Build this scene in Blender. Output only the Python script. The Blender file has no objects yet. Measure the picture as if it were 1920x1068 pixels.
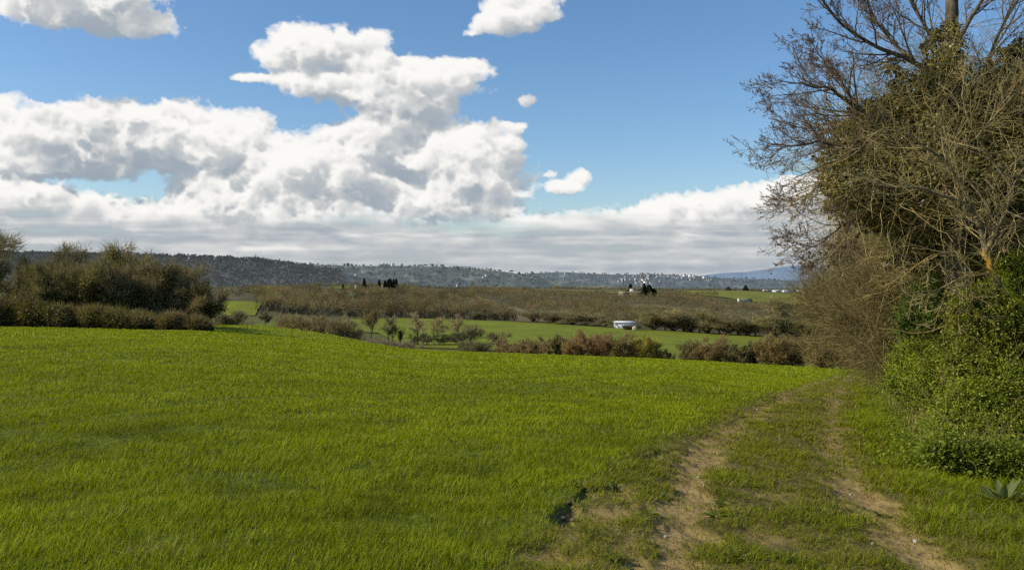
import bpy, math, random
import numpy as np
PI = math.pi
rng = np.random.default_rng(7)
random.seed(7)
scene = bpy.context.scene
C = scene.collection
F_PX, CX, HY, EYE = 1663.0, 960.0, 520.0, 1.6     # lens in picture units, eye height

# ------------------------------------------------------------------ noise
def _h(ix, iy, seed):
    x = (ix.astype(np.int64) * 374761393 + iy.astype(np.int64) * 668265263 + seed * 974634541) & 0xffffffff
    x = ((x ^ (x >> 13)) * 1274126177) & 0xffffffff
    x = ((x ^ (x >> 16)) * 2246822519) & 0xffffffff
    x = x ^ (x >> 15)
    return (x & 0xffffff) / float(0xffffff)
def vnoise(x, y, seed=0):
    ix = np.floor(x); iy = np.floor(y); fx = x - ix; fy = y - iy
    ux = fx*fx*fx*(fx*(fx*6-15)+10); uy = fy*fy*fy*(fy*(fy*6-15)+10)
    def g(dx, dy):
        a = _h(ix+dx, iy+dy, seed) * 2*PI
        return np.cos(a)*(fx-dx) + np.sin(a)*(fy-dy)
    a = g(0,0); b = g(1,0); c = g(0,1); d = g(1,1)
    return (a+(b-a)*ux)*(1-uy) + (c+(d-c)*ux)*uy        # about -0.7..0.7
def fbm(x, y, octv=5, seed=0, gain=0.5, lac=2.03):
    s = np.zeros(np.broadcast(x, y).shape); a = 1.0
    for i in range(octv):
        s += a*vnoise(x, y, seed+i*17); x = x*lac+3.1; y = y*lac+1.7; a *= gain
    return s
def worley(x, y, seed=0):
    ix = np.floor(x); iy = np.floor(y); best = np.full(x.shape, 9.0)
    for dx in (-1,0,1):
        for dy in (-1,0,1):
            px = ix+dx+_h(ix+dx, iy+dy, seed); py = iy+dy+_h(ix+dx, iy+dy, seed+91)
            best = np.minimum(best, (px-x)**2+(py-y)**2)
    return np.sqrt(best)
def sstep(a, b, x):
    t = np.clip((x-a)/(b-a), 0, 1); return t*t*(3-2*t)
def lin(c):                                              # sRGB 0..255 -> linear
    c = np.asarray(c, float)/255
    return np.where(c <= .04045, c/12.92, ((c+.055)/1.055)**2.4)
# ------------------------------------------------------------------ clouds (field over the dome)
BLOBS = [ # cx, cy, rx, ry_up, ry_down
 (85,2,85,55,46),(150,-25,150,50,60),(200,20,90,50,38),(245,48,85,30,30),(295,52,42,20,22),
 (960,32,62,40,34),(1015,20,48,34,24),(915,48,38,24,20),(985,-6,70,40,40),(884,62,16,6,6),
 (570,95,85,50,38),(630,92,60,45,40),(692,115,66,55,45),(730,155,115,45,50),(845,145,80,36,34),(872,135,45,26,26),
 (600,150,80,20,32),(468,146,34,8,8),(760,195,95,40,50),(745,235,75,40,40),
 (660,255,68,36,40),(735,275,130,40,55),(840,290,125,55,55),(912,285,66,55,60),(945,300,40,55,50),(862,335,118,40,40),(972,272,20,16,16),
 (510,300,110,50,50),(600,320,170,60,55),(425,355,100,40,50),(700,375,260,60,48),(560,400,300,50,45),(860,398,85,20,22),
 (15,225,62,52,50),(105,238,90,44,50),(190,228,75,44,50),(265,252,95,50,50),(345,248,85,55,60),(468,232,45,30,40),(430,265,75,50,60),
 (150,285,240,40,40),(50,305,120,40,36),(190,318,85,20,20),(335,285,140,40,30),(430,218,26,12,14),
 (-120,230,140,60,90),(-330,260,190,70,90),(-700,240,260,90,100),
 (990,190,19,13,13),(1058,350,42,15,14),(1085,335,26,18,20),(1033,327,15,8,8),(955,238,30,12,14),
 (2700,200,260,90,80),(-500,20,160,60,50),
 (1262,392,46,26,30),(1310,388,50,20,30),(1372,384,60,24,30),(1440,368,50,24,40),(1180,412,55,14,20),(1110,418,50,14,20),(1040,424,40,12,16),(1220,405,30,14,20),(1500,360,70,30,40),(1590,350,70,30,40),(1700,345,80,30,40),(905,402,34,14,14),(870,412,50,14,14)]
BANK = [(-3000,350),(-800,345),(0,338),(90,348),(190,372),(300,382),(420,392),(700,405),(880,425),(960,426),(1010,414),(1100,404),(1190,394),(1240,374),(1300,370),(1400,362),(1440,352),(1500,345),(1700,332),(2400,325),(5000,320)]

def _axis(n, cells, seed_off=0.0):
    """interpolation matrix n x (cells+4): cubic B-spline weights on a regular lattice"""
    t = np.linspace(0, cells, n)+seed_off % 1.0; i = np.floor(t).astype(int); f = t-i
    w = np.stack([(1-f)**3/6, (3*f**3-6*f**2+4)/6, (-3*f**3+3*f**2+3*f+1)/6, f**3/6], 1)
    M = np.zeros((n, cells+5), np.float32)
    for k in range(4): M[np.arange(n), np.minimum(i+k, cells+4)] += w[:, k]
    return M
def lattice(shape, size, cell, seed):
    """smooth noise, unit deviation or so, over a box of shape (ny, nx, nz) and size in picture units"""
    r = np.random.default_rng(seed); ms = []
    for n, s, c in zip(shape, size, cell): ms.append(_axis(n, max(1, int(round(s/c)))))
    L = r.standard_normal([m.shape[1] for m in ms]).astype(np.float32)*1.9
    L = np.tensordot(ms[0], L, (1, 0))                 # ny, x, z
    L = np.einsum('xa,yaz->yxz', ms[1], L, optimize=True)
    return np.matmul(L, ms[2].T)
def shift(a, dx, dz):
    def sh(b, d, ax):
        i = int(math.floor(d)); f = d-i
        def pad(b, k):
            if k == 0: return b
            o = np.zeros_like(b)
            if ax == 0:
                if k > 0: o[k:] = b[:-k]
                else: o[:k] = b[-k:]
            else:
                if k > 0: o[:, k:] = b[:, :-k]
                else: o[:, :k] = b[:, -k:]
            return o
        return pad(b, i)*(1-f)+pad(b, i+1)*f
    return sh(sh(a, dx, 0), dz, 1)
CX0, CX1, CY0, CY1, CZ = -420., 2340., -90., 452., 300.
def cumulus(step=2.75, zstep=7.5):
    nx = int((CX1-CX0)/step); ny = int((CY1-CY0)/step); nz = int(CZ/zstep)
    X = np.linspace(CX0, CX1, nx, dtype=np.float32)[None, :, None]
    Y = np.linspace(CY0, CY1, ny, dtype=np.float32)[:, None, None]
    Z = (np.arange(nz, dtype=np.float32)-nz*.5)[None, None, :]*zstep
    shp = (ny, nx, nz); size = (CY1-CY0, CX1-CX0, CZ)
    big = lattice(shp, size, (60, 80, 80), 5)*.5+lattice(shp, size, (26, 32, 34), 6)*.55
    bil = np.zeros(shp, np.float32); a = 1.0; c = 30.0
    for o in range(4):
        bil += a*(.55-np.abs(lattice(shp, size, (c*.85, c, c), 50+o))); a *= .62; c *= .55
    acc = np.zeros(shp, np.float32); K = 8.0
    r = np.random.default_rng(3)
    for cx, cy, rx, ru, rd in BLOBS:
        cz = r.uniform(-35, 35); rz = min(rx, 105)*.9
        x0 = np.clip(int((cx-1.6*rx-CX0)/step), 0, nx); x1 = np.clip(int((cx+1.6*rx-CX0)/step)+1, 0, nx)
        y0 = np.clip(int((cy-1.7*ru-CY0)/step), 0, ny); y1 = np.clip(int((cy+1.7*rd-CY0)/step)+1, 0, ny)
        if x1 <= x0 or y1 <= y0: continue
        dy = Y[y0:y1]-cy; dy = np.where(dy < 0, dy/ru, dy/rd)
        v = 1-np.sqrt(((X[:, x0:x1]-cx)/rx)**2+dy*dy+((Z-cz)/rz)**2)
        acc[y0:y1, x0:x1] += np.exp(K*np.clip(v, -1, 1))
    F = np.log(acc+3e-4)/K
    top = np.interp(X[0, :, 0], [b[0] for b in BANK], [b[1] for b in BANK]).astype(np.float32)[None, :, None]
    bk = np.minimum((Y-top)/60, 1.0-np.abs(Z)/130)
    F = np.maximum(F, np.clip(bk, -1, .55))
    D = F+big*.20+bil*.36-.10
    dens = np.clip(D/.07, 0, 1)*(.35+.65*np.clip(D/.5, 0, 1))
    del acc, bil, big, F
    kx, kz = .60, -.62                                   # towards the sun: up, left and nearer
    A = np.zeros((nx, nz), np.float32); U = np.zeros((nx, nz), np.float32)
    LA = np.empty(shp, np.float32)
    for j in range(ny):
        LA[j] = .40*np.exp(-A*.085)+.40*np.exp(-A*.012)+.20*np.exp(-U*.009)
        A = shift(A+dens[j]*step*1.4, kx, kz*-1*step/zstep)
        U = shift(U+dens[j]*step, 0, 0)
    tau = dens*zstep*.10
    cum = np.cumsum(tau, 2)
    Tv = np.exp(-(cum-tau)); w = Tv*(1-np.exp(-tau))
    alpha = w.sum(2); lum = (w*LA).sum(2)/np.maximum(alpha, 1e-4)
    return alpha, lum
def sample(img, px, py):
    ny, nx = img.shape
    fx = np.clip((px-CX0)/(CX1-CX0)*(nx-1), 0, nx-1.001); fy = np.clip((py-CY0)/(CY1-CY0)*(ny-1), 0, ny-1.001)
    ix = fx.astype(int); iy = fy.astype(int); fx = fx-ix; fy = fy-iy
    return (img[iy, ix]*(1-fx)+img[iy, ix+1]*fx)*(1-fy)+(img[iy+1, ix]*(1-fx)+img[iy+1, ix+1]*fx)*fy
def shade_clouds(px, py):
    al, lum = cumulus()
    wx = fbm(px/11, py/9, 4, 81)*4.2; wy = fbm(px/11+9, py/9, 4, 83)*3.4     # frayed edges
    a = sample(al, px+wx, py+wy); L = sample(lum, px+wx*.5, py+wy*.5)
    L = sstep(.12, .84, L)
    a = np.where((px < CX0) | (px > CX1) | (py < CY0+2), a*0, a)
    top = np.interp(px, [b[0] for b in BANK], [b[1] for b in BANK])
    st_ = np.minimum(392, top+16); low = sstep(0, 1, (py+fbm(px/150, py/40, 3, 5)*22-st_)/56)
    flat = fbm(px/300+fbm(px/120, py/60, 2, 29)*.5, py/19, 5, 23, .5)
    fine = fbm(px/60, py/14, 5, 61)
    La = np.clip(.37+flat*.70*(1-.5*sstep(430, 500, py))+fine*.20-.03*sstep(440, 505, py)-.34*np.exp(-((px-690)/300)**2-((py-412)/24)**2)-.2*np.exp(-((px-1330)/190)**2-((py-432)/12)**2), .06, .9)
    aa = sstep(-8, 24, py-top-fbm(px/60, py/20, 4, 9)*18)*np.clip(.95-.30*sstep(.2, .6, -flat-fine*.3), .3, 1)
    aa = np.maximum(aa, .95*sstep(455, 500, py))
    L = L*(1-low)+La*low; a = a*(1-low)+np.maximum(aa, a*.0)*low
    wisp = sstep(.18, .75, fbm(px/85, py/34, 5, 31)+.15)*.16*sstep(-140, -10, np.interp(px, [0, 900, 1000, 3000], [60, 60, -400, -400])-60+py*0)
    g = lin((156, 168, 180)); m = lin((202, 205, 206)); hi = lin((252, 250, 246))
    t = L[..., None]
    col = np.where(t < .5, g+(m-g)*(t/.5), m+(hi-m)*((t-.5)/.5))
    return np.clip(a*1.06, 0, 1), col
# ------------------------------------------------------------------ mesh helpers
def make_mesh(name, V, tris=None, quads=None, col=None, smooth=False):
    V = np.asarray(V, np.float32).reshape(-1, 3)
    me = bpy.data.meshes.new(name)
    tris = np.zeros((0, 3), np.int32) if tris is None else np.asarray(tris, np.int32).reshape(-1, 3)
    quads = np.zeros((0, 4), np.int32) if quads is None else np.asarray(quads, np.int32).reshape(-1, 4)
    me.vertices.add(len(V)); me.vertices.foreach_set('co', V.ravel())
    me.loops.add(tris.size+quads.size)
    me.loops.foreach_set('vertex_index', np.concatenate([quads.ravel(), tris.ravel()]).astype(np.int32))
    nq, nt = len(quads), len(tris)
    me.polygons.add(nq+nt)
    me.polygons.foreach_set('loop_start', np.concatenate([np.arange(nq)*4, nq*4+np.arange(nt)*3]).astype(np.int32))
    if smooth: me.polygons.foreach_set('use_smooth', np.ones(nq+nt, bool))
    if col is not None:
        at = me.color_attributes.new('col', 'FLOAT_COLOR', 'POINT')
        c = np.ones((len(V), 4), np.float32); c[:, :3] = col
        at.data.foreach_set('color', c.ravel())
    me.update(calc_edges=True)
    return me
def link(name, me, mat=None, parent=None):
    o = bpy.data.objects.new(name, me); C.objects.link(o)
    if mat is not None and me is not None and len(me.materials) == 0: me.materials.append(mat)
    if parent is not None: o.parent = parent
    return o
def tag(o, label=None, cat=None, group=None, kind=None):
    if label: o['label'] = label
    if cat: o['category'] = cat
    if group: o['group'] = group
    if kind: o['kind'] = kind
    return o
def empty(name, loc, rz=0.0, sc=1.0):
    o = bpy.data.objects.new(name, None); C.objects.link(o)
    o.location = loc; o.rotation_euler = (0, 0, rz); o.scale = (sc, sc, sc) if np.isscalar(sc) else sc
    o.empty_display_size = .2
    return o
def grid_faces(ny, nx):
    i = np.arange(ny-1)[:, None]*nx+np.arange(nx-1)[None, :]
    return np.stack([i, i+1, i+nx+1, i+nx], -1).reshape(-1, 4)
class Acc:
    """gathers triangles and quads with vertex colours for one mesh"""
    def __init__(s): s.V = []; s.T = []; s.Q = []; s.Cc = []; s.n = 0
    def add(s, V, tris=None, quads=None, col=(.1, .1, .1)):
        V = np.asarray(V, np.float32).reshape(-1, 3)
        if tris is not None and len(tris): s.T.append(np.asarray(tris)+s.n)
        if quads is not None and len(quads): s.Q.append(np.asarray(quads)+s.n)
        c = np.asarray(col, np.float32)
        s.Cc.append(np.broadcast_to(c, (len(V), 3)) if c.ndim == 1 else c); s.V.append(V); s.n += len(V)
    def mesh(s, name, smooth=False):
        return make_mesh(name, np.concatenate(s.V), np.concatenate(s.T) if s.T else None, np.concatenate(s.Q) if s.Q else None, np.concatenate(s.Cc), smooth)
def norm(a): return a/np.maximum(np.linalg.norm(a, axis=-1, keepdims=True), 1e-9)
def perp(d, r=None):
    h = (r or rng).standard_normal(d.shape) if not isinstance(r, np.ndarray) else r
    return norm(np.cross(d, h))
def tubes(acc, segs, sides=4, col=(.1, .08, .06), var=.25):
    """segs: array n x 8 (p0, p1, r0, r1) -> one tapered prism each"""
    S = np.asarray(segs, float).reshape(-1, 8)
    if not len(S): return
    p0, p1, r0, r1 = S[:, :3], S[:, 3:6], S[:, 6], S[:, 7]
    d = norm(p1-p0); p1 = p1+d*(r1*.4)[:, None]
    h = np.where(np.abs(d[:, 2:3]) < .9, np.array([[0, 0, 1.]]), np.array([[1., 0, 0]]))
    a = norm(np.cross(d, h)); b = np.cross(d, a)
    ang = np.arange(sides)*2*PI/sides
    ring = a[:, None, :]*np.cos(ang)[None, :, None]+b[:, None, :]*np.sin(ang)[None, :, None]
    V = np.concatenate([p0[:, None]+ring*r0[:, None, None], p1[:, None]+ring*r1[:, None, None]], 1)
    base = np.arange(len(S))[:, None]*(2*sides); k = np.arange(sides); k2 = (k+1) % sides
    Q = np.stack([base+k, base+k2, base+sides+k2, base+sides+k], -1).reshape(-1, 4)
    c = np.asarray(col)[None, :]*(1+var*(rng.random((len(S), 1))*2-1))
    acc.add(V.reshape(-1, 3), None, Q, np.repeat(c, 2*sides, 0))
def strands(acc, P, D, L, W, col, var=.3):
    """slim tapered slivers (twig ends, stalks, blades) from P along D"""
    n = len(P); s = perp(D)*(np.asarray(W).reshape(-1, 1)*.5*np.ones((n, 1)))
    tip = P+D*np.asarray(L).reshape(-1, 1)
    V = np.stack([P-s, P+s, tip], 1).reshape(-1, 3)
    c = np.asarray(col); c = np.broadcast_to(c, (n, 3))*(1+var*(rng.random((n, 1))*2-1))
    acc.add(V, np.arange(n*3).reshape(-1, 3), None, np.repeat(c, 3, 0))
def leaves(acc, P, size, col, var=.35, up=.3, elong=1.5, droop=0.0, nrm=None):
    """small diamond leaves folded a little along the midrib"""
    n = len(P); N = rng.standard_normal((n, 3)); N[:, 2] = np.abs(N[:, 2])+up
    if nrm is not None: N = N*.6+nrm
    N = norm(N); a = perp(N); a[:, 2] -= droop; a = norm(a); b = np.cross(N, a)
    s = (size*(.6+.8*rng.random(n)))[:, None] if np.isscalar(size) else np.asarray(size)[:, None]
    P0 = P-a*s*elong*.5; P2 = P+a*s*elong*.5; m = P-a*s*elong*.08
    V = np.stack([P0, m+b*s*.5-N*s*.12, P2, m-b*s*.5-N*s*.12], 1).reshape(-1, 3)
    i = np.arange(n)[:, None]*4
    c = np.asarray(col); c = np.broadcast_to(c, (n, 3))*(1+var*(rng.random((n, 1))*2-1))
    acc.add(V, np.concatenate([i+[[0, 1, 2]], i+[[0, 2, 3]]]), None, np.repeat(c, 4, 0))

# ------------------------------------------------------------------ materials
def nodes_of(m):
    m.use_nodes = True; nt = m.node_tree; nt.nodes.clear(); return nt, nt.nodes, nt.links
def cover_mat(name, transl=0.0, rough=.7, spec=.25, nscale=3.0, namt=.35, bump=0.0, bscale=30., tint=(1, 1, 1), tl_tint=(1.2, 1.12, .5), haze_glow=None):
    m = bpy.data.materials.new(name); nt, N, Lk = nodes_of(m)
    out = N.new('ShaderNodeOutputMaterial'); b = N.new('ShaderNodeBsdfPrincipled')
    at = N.new('ShaderNodeAttribute'); at.attribute_name = 'col'
    geo = N.new('ShaderNodeNewGeometry')
    nz = N.new('ShaderNodeTexNoise'); nz.inputs['Scale'].default_value = nscale; nz.inputs['Detail'].default_value = 5
    Lk.new(geo.outputs['Position'], nz.inputs['Vector'])
    mr = N.new('ShaderNodeMapRange'); mr.inputs['From Min'].default_value = .3; mr.inputs['From Max'].default_value = .7
    mr.inputs['To Min'].default_value = 1-namt; mr.inputs['To Max'].default_value = 1+namt
    Lk.new(nz.outputs['Fac'], mr.inputs['Value'])
    mx = N.new('ShaderNodeVectorMath'); mx.operation = 'MULTIPLY'
    Lk.new(at.outputs['Color'], mx.inputs[0]); Lk.new(mr.outputs['Result'], mx.inputs[1])
    m2 = N.new('ShaderNodeVectorMath'); m2.operation = 'MULTIPLY'; m2.inputs[1].default_value = tint
    Lk.new(mx.outputs[0], m2.inputs[0])
    Lk.new(m2.outputs[0], b.inputs['Base Color'])
    b.inputs['Roughness'].default_value = rough; b.inputs['Specular IOR Level'].default_value = spec
    if haze_glow: b.inputs['Emission Color'].default_value = (*haze_glow, 1); b.inputs['Emission Strength'].default_value = 1.0  # faint emission standing in for the hazy air before distant hills
    if bump:
        bn = N.new('ShaderNodeTexNoise'); bn.inputs['Scale'].default_value = bscale; bn.inputs['Detail'].default_value = 6
        Lk.new(geo.outputs['Position'], bn.inputs['Vector'])
        bp = N.new('ShaderNodeBump'); bp.inputs['Distance'].default_value = bump; bp.inputs['Strength'].default_value = 1
        Lk.new(bn.outputs['Fac'], bp.inputs['Height']); Lk.new(bp.outputs[0], b.inputs['Normal'])
    if transl:
        t = N.new('ShaderNodeBsdfTranslucent'); m3 = N.new('ShaderNodeVectorMath'); m3.operation = 'MULTIPLY'; m3.inputs[1].default_value = tl_tint
        Lk.new(m2.outputs[0], m3.inputs[0]); Lk.new(m3.outputs[0], t.inputs['Color'])
        ms = N.new('ShaderNodeMixShader'); ms.inputs[0].default_value = transl
        Lk.new(b.outputs[0], ms.inputs[1]); Lk.new(t.outputs[0], ms.inputs[2]); Lk.new(ms.outputs[0], out.inputs[0])
    else: Lk.new(b.outputs[0], out.inputs[0])
    return m
M_GROUND = cover_mat('ground_cover', rough=.9, spec=.1, nscale=1.3, namt=.22, bump=.05, bscale=9.)
M_SOIL = cover_mat('bare_soil', rough=.95, spec=.08, nscale=14, namt=.35, bump=.02, bscale=45.)
M_FIELD = cover_mat('far_field', rough=.9, spec=.05, nscale=.05, namt=.14)
M_HILL = cover_mat('hill_cover', rough=1, spec=0, nscale=.02, namt=.12, haze_glow=(.032, .037, .041))
M_HILLTREE = cover_mat('hill_trees', rough=1, spec=0, nscale=.02, namt=.12, haze_glow=(.040, .045, .049))
M_BLADE = cover_mat('grass_blade', transl=.38, rough=.55, spec=.12, nscale=1.1, namt=.18)
M_LEAF = cover_mat('green_leaf', transl=.32, rough=.5, spec=.2, nscale=2., namt=.2)
M_IVY = cover_mat('ivy_leaf', transl=.16, rough=.38, spec=.35, nscale=2., namt=.2)
M_TWIG = cover_mat('twig_bark', transl=.15, tl_tint=(1, 1, 1), tint=(1.25, 1.2, 1.1), rough=.85, spec=.15, nscale=4., namt=.2)
M_BARK = cover_mat('trunk_bark', rough=.9, spec=.1, nscale=9., namt=.45, bump=.02, bscale=40.)
M_FAR = cover_mat('far_twigs', transl=.35, rough=.95, spec=.05, nscale=.06, namt=.18, tint=(1.98, 1.94, 1.60), tl_tint=(1, 1, .95))
M_PAINT = cover_mat('wall_paint', rough=.8, spec=.2, nscale=.6, namt=.10)
M_STONE = cover_mat('pale_stone', rough=.85, spec=.2, nscale=20., namt=.25)

# ------------------------------------------------------------------ the lie of the land
CREST = [(-3000, 606), (-800, 606), (0, 612), (200, 616), (370, 619), (420, 623), (480, 628), (550, 634), (600, 639), (650, 643), (700, 648), (750, 655), (870, 660), (1000, 664), (1250, 674), (1500, 688), (1600, 695), (1920, 712), (2600, 735), (5000, 760)]
B2 = 0.000327
cx_, cy_ = np.array(CREST, float).T
_pxs = np.linspace(-3000, 5000, 1601); _a = np.interp(_pxs, cx_, cy_)
for _ in range(3): _a = np.convolve(np.pad(_a, 5, 'edge'), np.ones(11)/11, 'valid')
def slope_a(px): return (np.interp(px, _pxs, _a)-HY)/F_PX-0.0457
YN = np.array([110, 150, 250, 330, 420, 520, 620, 750, 900, 1200, 1500, 1900, 2400, 3200, 5200.])
COLS = {
 -3000: [620, 635, 640, 632, 620, 608, 596, 582, 570, 556, 548, 545, 544, 543, 538],
 0:     [620, 635, 640, 632, 620, 608, 596, 582, 570, 556, 548, 545, 544, 543, 538],
 300:   [626, 638, 640, 630, 618, 606, 594, 580, 568, 555, 548, 545, 544, 543, 538],
 450:   [632, 640, 634, 620, 609, 599, 588, 575, 558, 549, 546, 545, 544, 543, 538],
 550:   [641, 648, 644, 629, 617, 605, 596, 586, 574, 556, 546, 541, 542, 543, 538],
 650:   [653, 660, 658, 642, 629, 615, 602, 591, 580, 560, 543, 533, 540, 543, 538],
 750:   [663, 670, 668, 655, 642, 621, 603, 593, 583, 562, 546, 537, 541, 543, 538],
 850:   [668, 676, 672, 657, 641, 622, 606, 595, 585, 562, 549, 542, 542, 543, 538],
 1000:  [672, 682, 678, 663, 646, 627, 611, 600, 590, 572, 556, 545, 541, 543, 538],
 1200:  [680, 690, 687, 673, 655, 636, 620, 609, 597, 576, 560, 548, 544, 546, 538],
 1400:  [690, 700, 697, 682, 664, 645, 630, 617, 604, 584, 567, 551, 544, 548, 539],
 1600:  [703, 712, 708, 692, 673, 653, 638, 625, 612, 592, 575, 560, 553, 550, 540],
 1920:  [720, 725, 718, 700, 680, 660, 645, 630, 615, 595, 578, 564, 556, 550, 540],
 5000:  [768, 760, 740, 715, 690, 668, 650, 632, 617, 596, 580, 566, 556, 550, 540]}
ck = np.array(sorted(COLS)); tabl = np.array([COLS[k] for k in ck], float)
LY = np.linspace(math.log(100), math.log(5600), 260)
_rows = np.stack([np.interp(LY, np.log(YN), r) for r in tabl])               # col x depth
ROWT = np.stack([np.interp(_pxs, ck, _rows[:, j]) for j in range(len(LY))], 1)    # px x depth
for _ in range(2): ROWT = np.apply_along_axis(lambda v: np.convolve(np.pad(v, 4, 'edge'), np.ones(9)/9, 'valid'), 1, ROWT)
for _ in range(2): ROWT = np.apply_along_axis(lambda v: np.convolve(np.pad(v, 6, 'edge'), np.ones(13)/13, 'valid'), 0, ROWT)
def far_row(px, Y):
    fx = np.clip((px+3000)/5.0, 0, 1599.99); fy = np.clip((np.log(np.maximum(Y, 1))-LY[0])/(LY[1]-LY[0]), 0, len(LY)-1.01)
    i = fx.astype(int); j = fy.astype(int); fx = fx-i; fy = fy-j
    return (ROWT[i, j]*(1-fx)+ROWT[i+1, j]*fx)*(1-fy)+(ROWT[i, j+1]*(1-fx)+ROWT[i+1, j+1]*fx)*fy
def Gz0(x, y):
    x = np.asarray(x, float); y = np.asarray(y, float)
    yy = np.maximum(y, 2.0); px = CX+F_PX*x/yy
    near = -slope_a(px)*yy-B2*yy*yy
    far = EYE-(far_row(px, yy)-HY)/F_PX*yy
    near = near+.95*np.exp(-((x+21.5)/5.6)**2*.5-((y-83)/7.5)**2*.5)
    t = sstep(92, 135, yy)
    z = near*(1-t)+far*t
    m = yy > 640
    if np.any(m): z = np.where(m, z+sstep(690, 1000, yy)*(1-sstep(1700, 2300, yy))*fbm(x/120., y/260., 3, 8)*5.5, z)
    return z+fbm(x/7., y/7., 2, 3)*.07*(1-t)*sstep(3, 14, yy)
def hit(px, row):
    """where the line of sight through a picture point meets the near field"""
    Y = np.geomspace(3, 90, 1500); u = (px-CX)/F_PX
    d = Gz0(u*Y, Y)-(EYE-(row-HY)/F_PX*Y); k = np.argmax(d > 0) if (d > 0).any() else np.argmax(d)
    return np.array([u*Y[k], Y[k]])
def hits(pts): return np.array([hit(*p) for p in pts])
RUT_L = hits([(1262, 1200), (1262, 1068), (1272, 1000), (1285, 930), (1300, 880), (1330, 840), (1372, 800), (1425, 765), (1485, 735), (1540, 715), (1583, 703)])
RUT_R = hits([(1900, 1200), (1765, 1068), (1715, 1035), (1660, 990), (1615, 930), (1585, 880), (1562, 835), (1553, 800), (1556, 770), (1566, 745), (1581, 720), (1592, 704)])
EDGE = hits([(700, 1250), (900, 1068), (1020, 985), (1090, 915), (1185, 855), (1300, 795), (1400, 752), (1500, 722), (1570, 702)])
def poly_dist(P, x, y):
    best = np.full(np.shape(x), 1e9)
    for (ax, ay), (bx, by) in zip(P[:-1], P[1:]):
        dx, dy = bx-ax, by-ay; t = np.clip(((x-ax)*dx+(y-ay)*dy)/(dx*dx+dy*dy+1e-9), 0, 1)
        best = np.minimum(best, (x-ax-t*dx)**2+(y-ay-t*dy)**2)
    return np.sqrt(best)
def side_x(P, y):
    """x of a polyline that runs away from the camera, at depth y"""
    o = np.argsort(P[:, 1]); yy = P[o, 1]; xx = P[o, 0]
    r = np.interp(y, yy, xx); sl = (xx[-1]-xx[-3])/(yy[-1]-yy[-3])
    return np.where(y > yy[-1], xx[-1]+(y-yy[-1])*sl, r)
PIT = hits([(1166, 911), (1130, 918), (1100, 928), (1076, 944), (1060, 962), (1052, 978)])
PIT2 = hits([(1255, 845), (1225, 852), (1205, 858)])
SPOTS = [(hit(1115, 962), .34, .85), (hit(1165, 925), .22, .7), (hit(1030, 1040), .26, .8), (hit(1440, 925), .4, .5), (hit(1410, 1000), .3, .55), (hit(1180, 1020), .35, .5), (hit(1760, 960), .3, .6), (hit(1850, 985), .35, .6), (hit(1240, 860), .3, .4)]
def rut_amount(x, y):
    """0 grass .. 1 bare earth along the two wheel ruts"""
    n = fbm(x*1.6, y*1.1, 4, 71)*.62; n2 = fbm(x*5, y*5, 3, 72)*.38
    wl = .21-.004*y; wr = .21-.005*y
    keepl = 1-.22*sstep(10, 13, y)*(1-sstep(40, 55, y)); keepr = 1-.30*sstep(9.3, 11, y)*(1-sstep(42, 58, y))
    l = sstep(.20, -.12, poly_dist(RUT_L, x, y)-np.maximum(wl, .10)+(n+n2)*.55)*keepl
    r = sstep(.20, -.12, poly_dist(RUT_R, x, y)-np.maximum(wr, .10)+(n+n2)*.45)*keepr
    s = np.zeros(np.shape(x))
    for (sx, sy), rad, am in SPOTS: s = np.maximum(s, am*sstep(rad, rad*.3, np.hypot(x-sx, (y-sy)*.75)+(n+n2)*.35*rad*2))
    return np.maximum(np.maximum(l, r), s)
def pit_depth(x, y):
    n = fbm(x*4, y*4, 3, 75)*.12+fbm(x*13, y*13, 3, 76)*.03
    return sstep(.11, .02, poly_dist(PIT, x, y)+n)*.085+sstep(.10, .02, poly_dist(PIT2, x, y)+n)*.07
def Gz(x, y):
    x = np.asarray(x, float); y = np.asarray(y, float)
    z = Gz0(x, y)
    m = (y < 22) & (y > 2)
    if np.any(m):
        z = np.array(z, float, copy=True); xm, ym = x[m], y[m]
        z[m] += -.05*rut_amount(xm, ym)-pit_depth(xm, ym)+fbm(xm*2.2, ym*2.2, 3, 77)*.025
    return z
def gpt(px, Y):
    x = (px-CX)/F_PX*Y; return np.array([x, Y, float(Gz(np.array([x]), np.array([float(Y)]))[0])])
def at(px, row, Y): return np.array([(px-CX)/F_PX*Y, Y, EYE-(row-HY)/F_PX*Y])
# ------------------------------------------------------------------ camera, sun, sky light
cam = bpy.data.cameras.new('camera'); camo = bpy.data.objects.new('camera', cam); C.objects.link(camo)
camo.location = (0, 0, EYE); camo.rotation_euler = (PI/2, 0, 0)
cam.sensor_width = 36; cam.lens = 36*F_PX/1920; cam.shift_y = -(534-HY)/1920; cam.clip_start = .05; cam.clip_end = 60000
scene.camera = camo
SUN_AZ, SUN_EL = math.radians(-98), math.radians(33)          # azimuth from the view axis, left is negative
to_sun = (math.sin(SUN_AZ)*math.cos(SUN_EL), math.cos(SUN_AZ)*math.cos(SUN_EL), math.sin(SUN_EL))
from mathutils import Vector
sl = bpy.data.lights.new('sun', 'SUN'); sl.energy = 5.0; sl.angle = math.radians(.53); sl.color = (1.0, .92, .74)
so = bpy.data.objects.new('sun', sl); C.objects.link(so); so.rotation_euler = Vector(to_sun).to_track_quat('Z', 'Y').to_euler()
w = bpy.data.worlds.new('World'); scene.world = w; w.use_nodes = True
nt = w.node_tree; nt.nodes.clear()
wo = nt.nodes.new('ShaderNodeOutputWorld'); bg = nt.nodes.new('ShaderNodeBackground'); sk = nt.nodes.new('ShaderNodeTexSky')
sk.sky_type = 'NISHITA'; sk.sun_disc = False; sk.sun_elevation = SUN_EL; sk.sun_rotation = SUN_AZ
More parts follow.
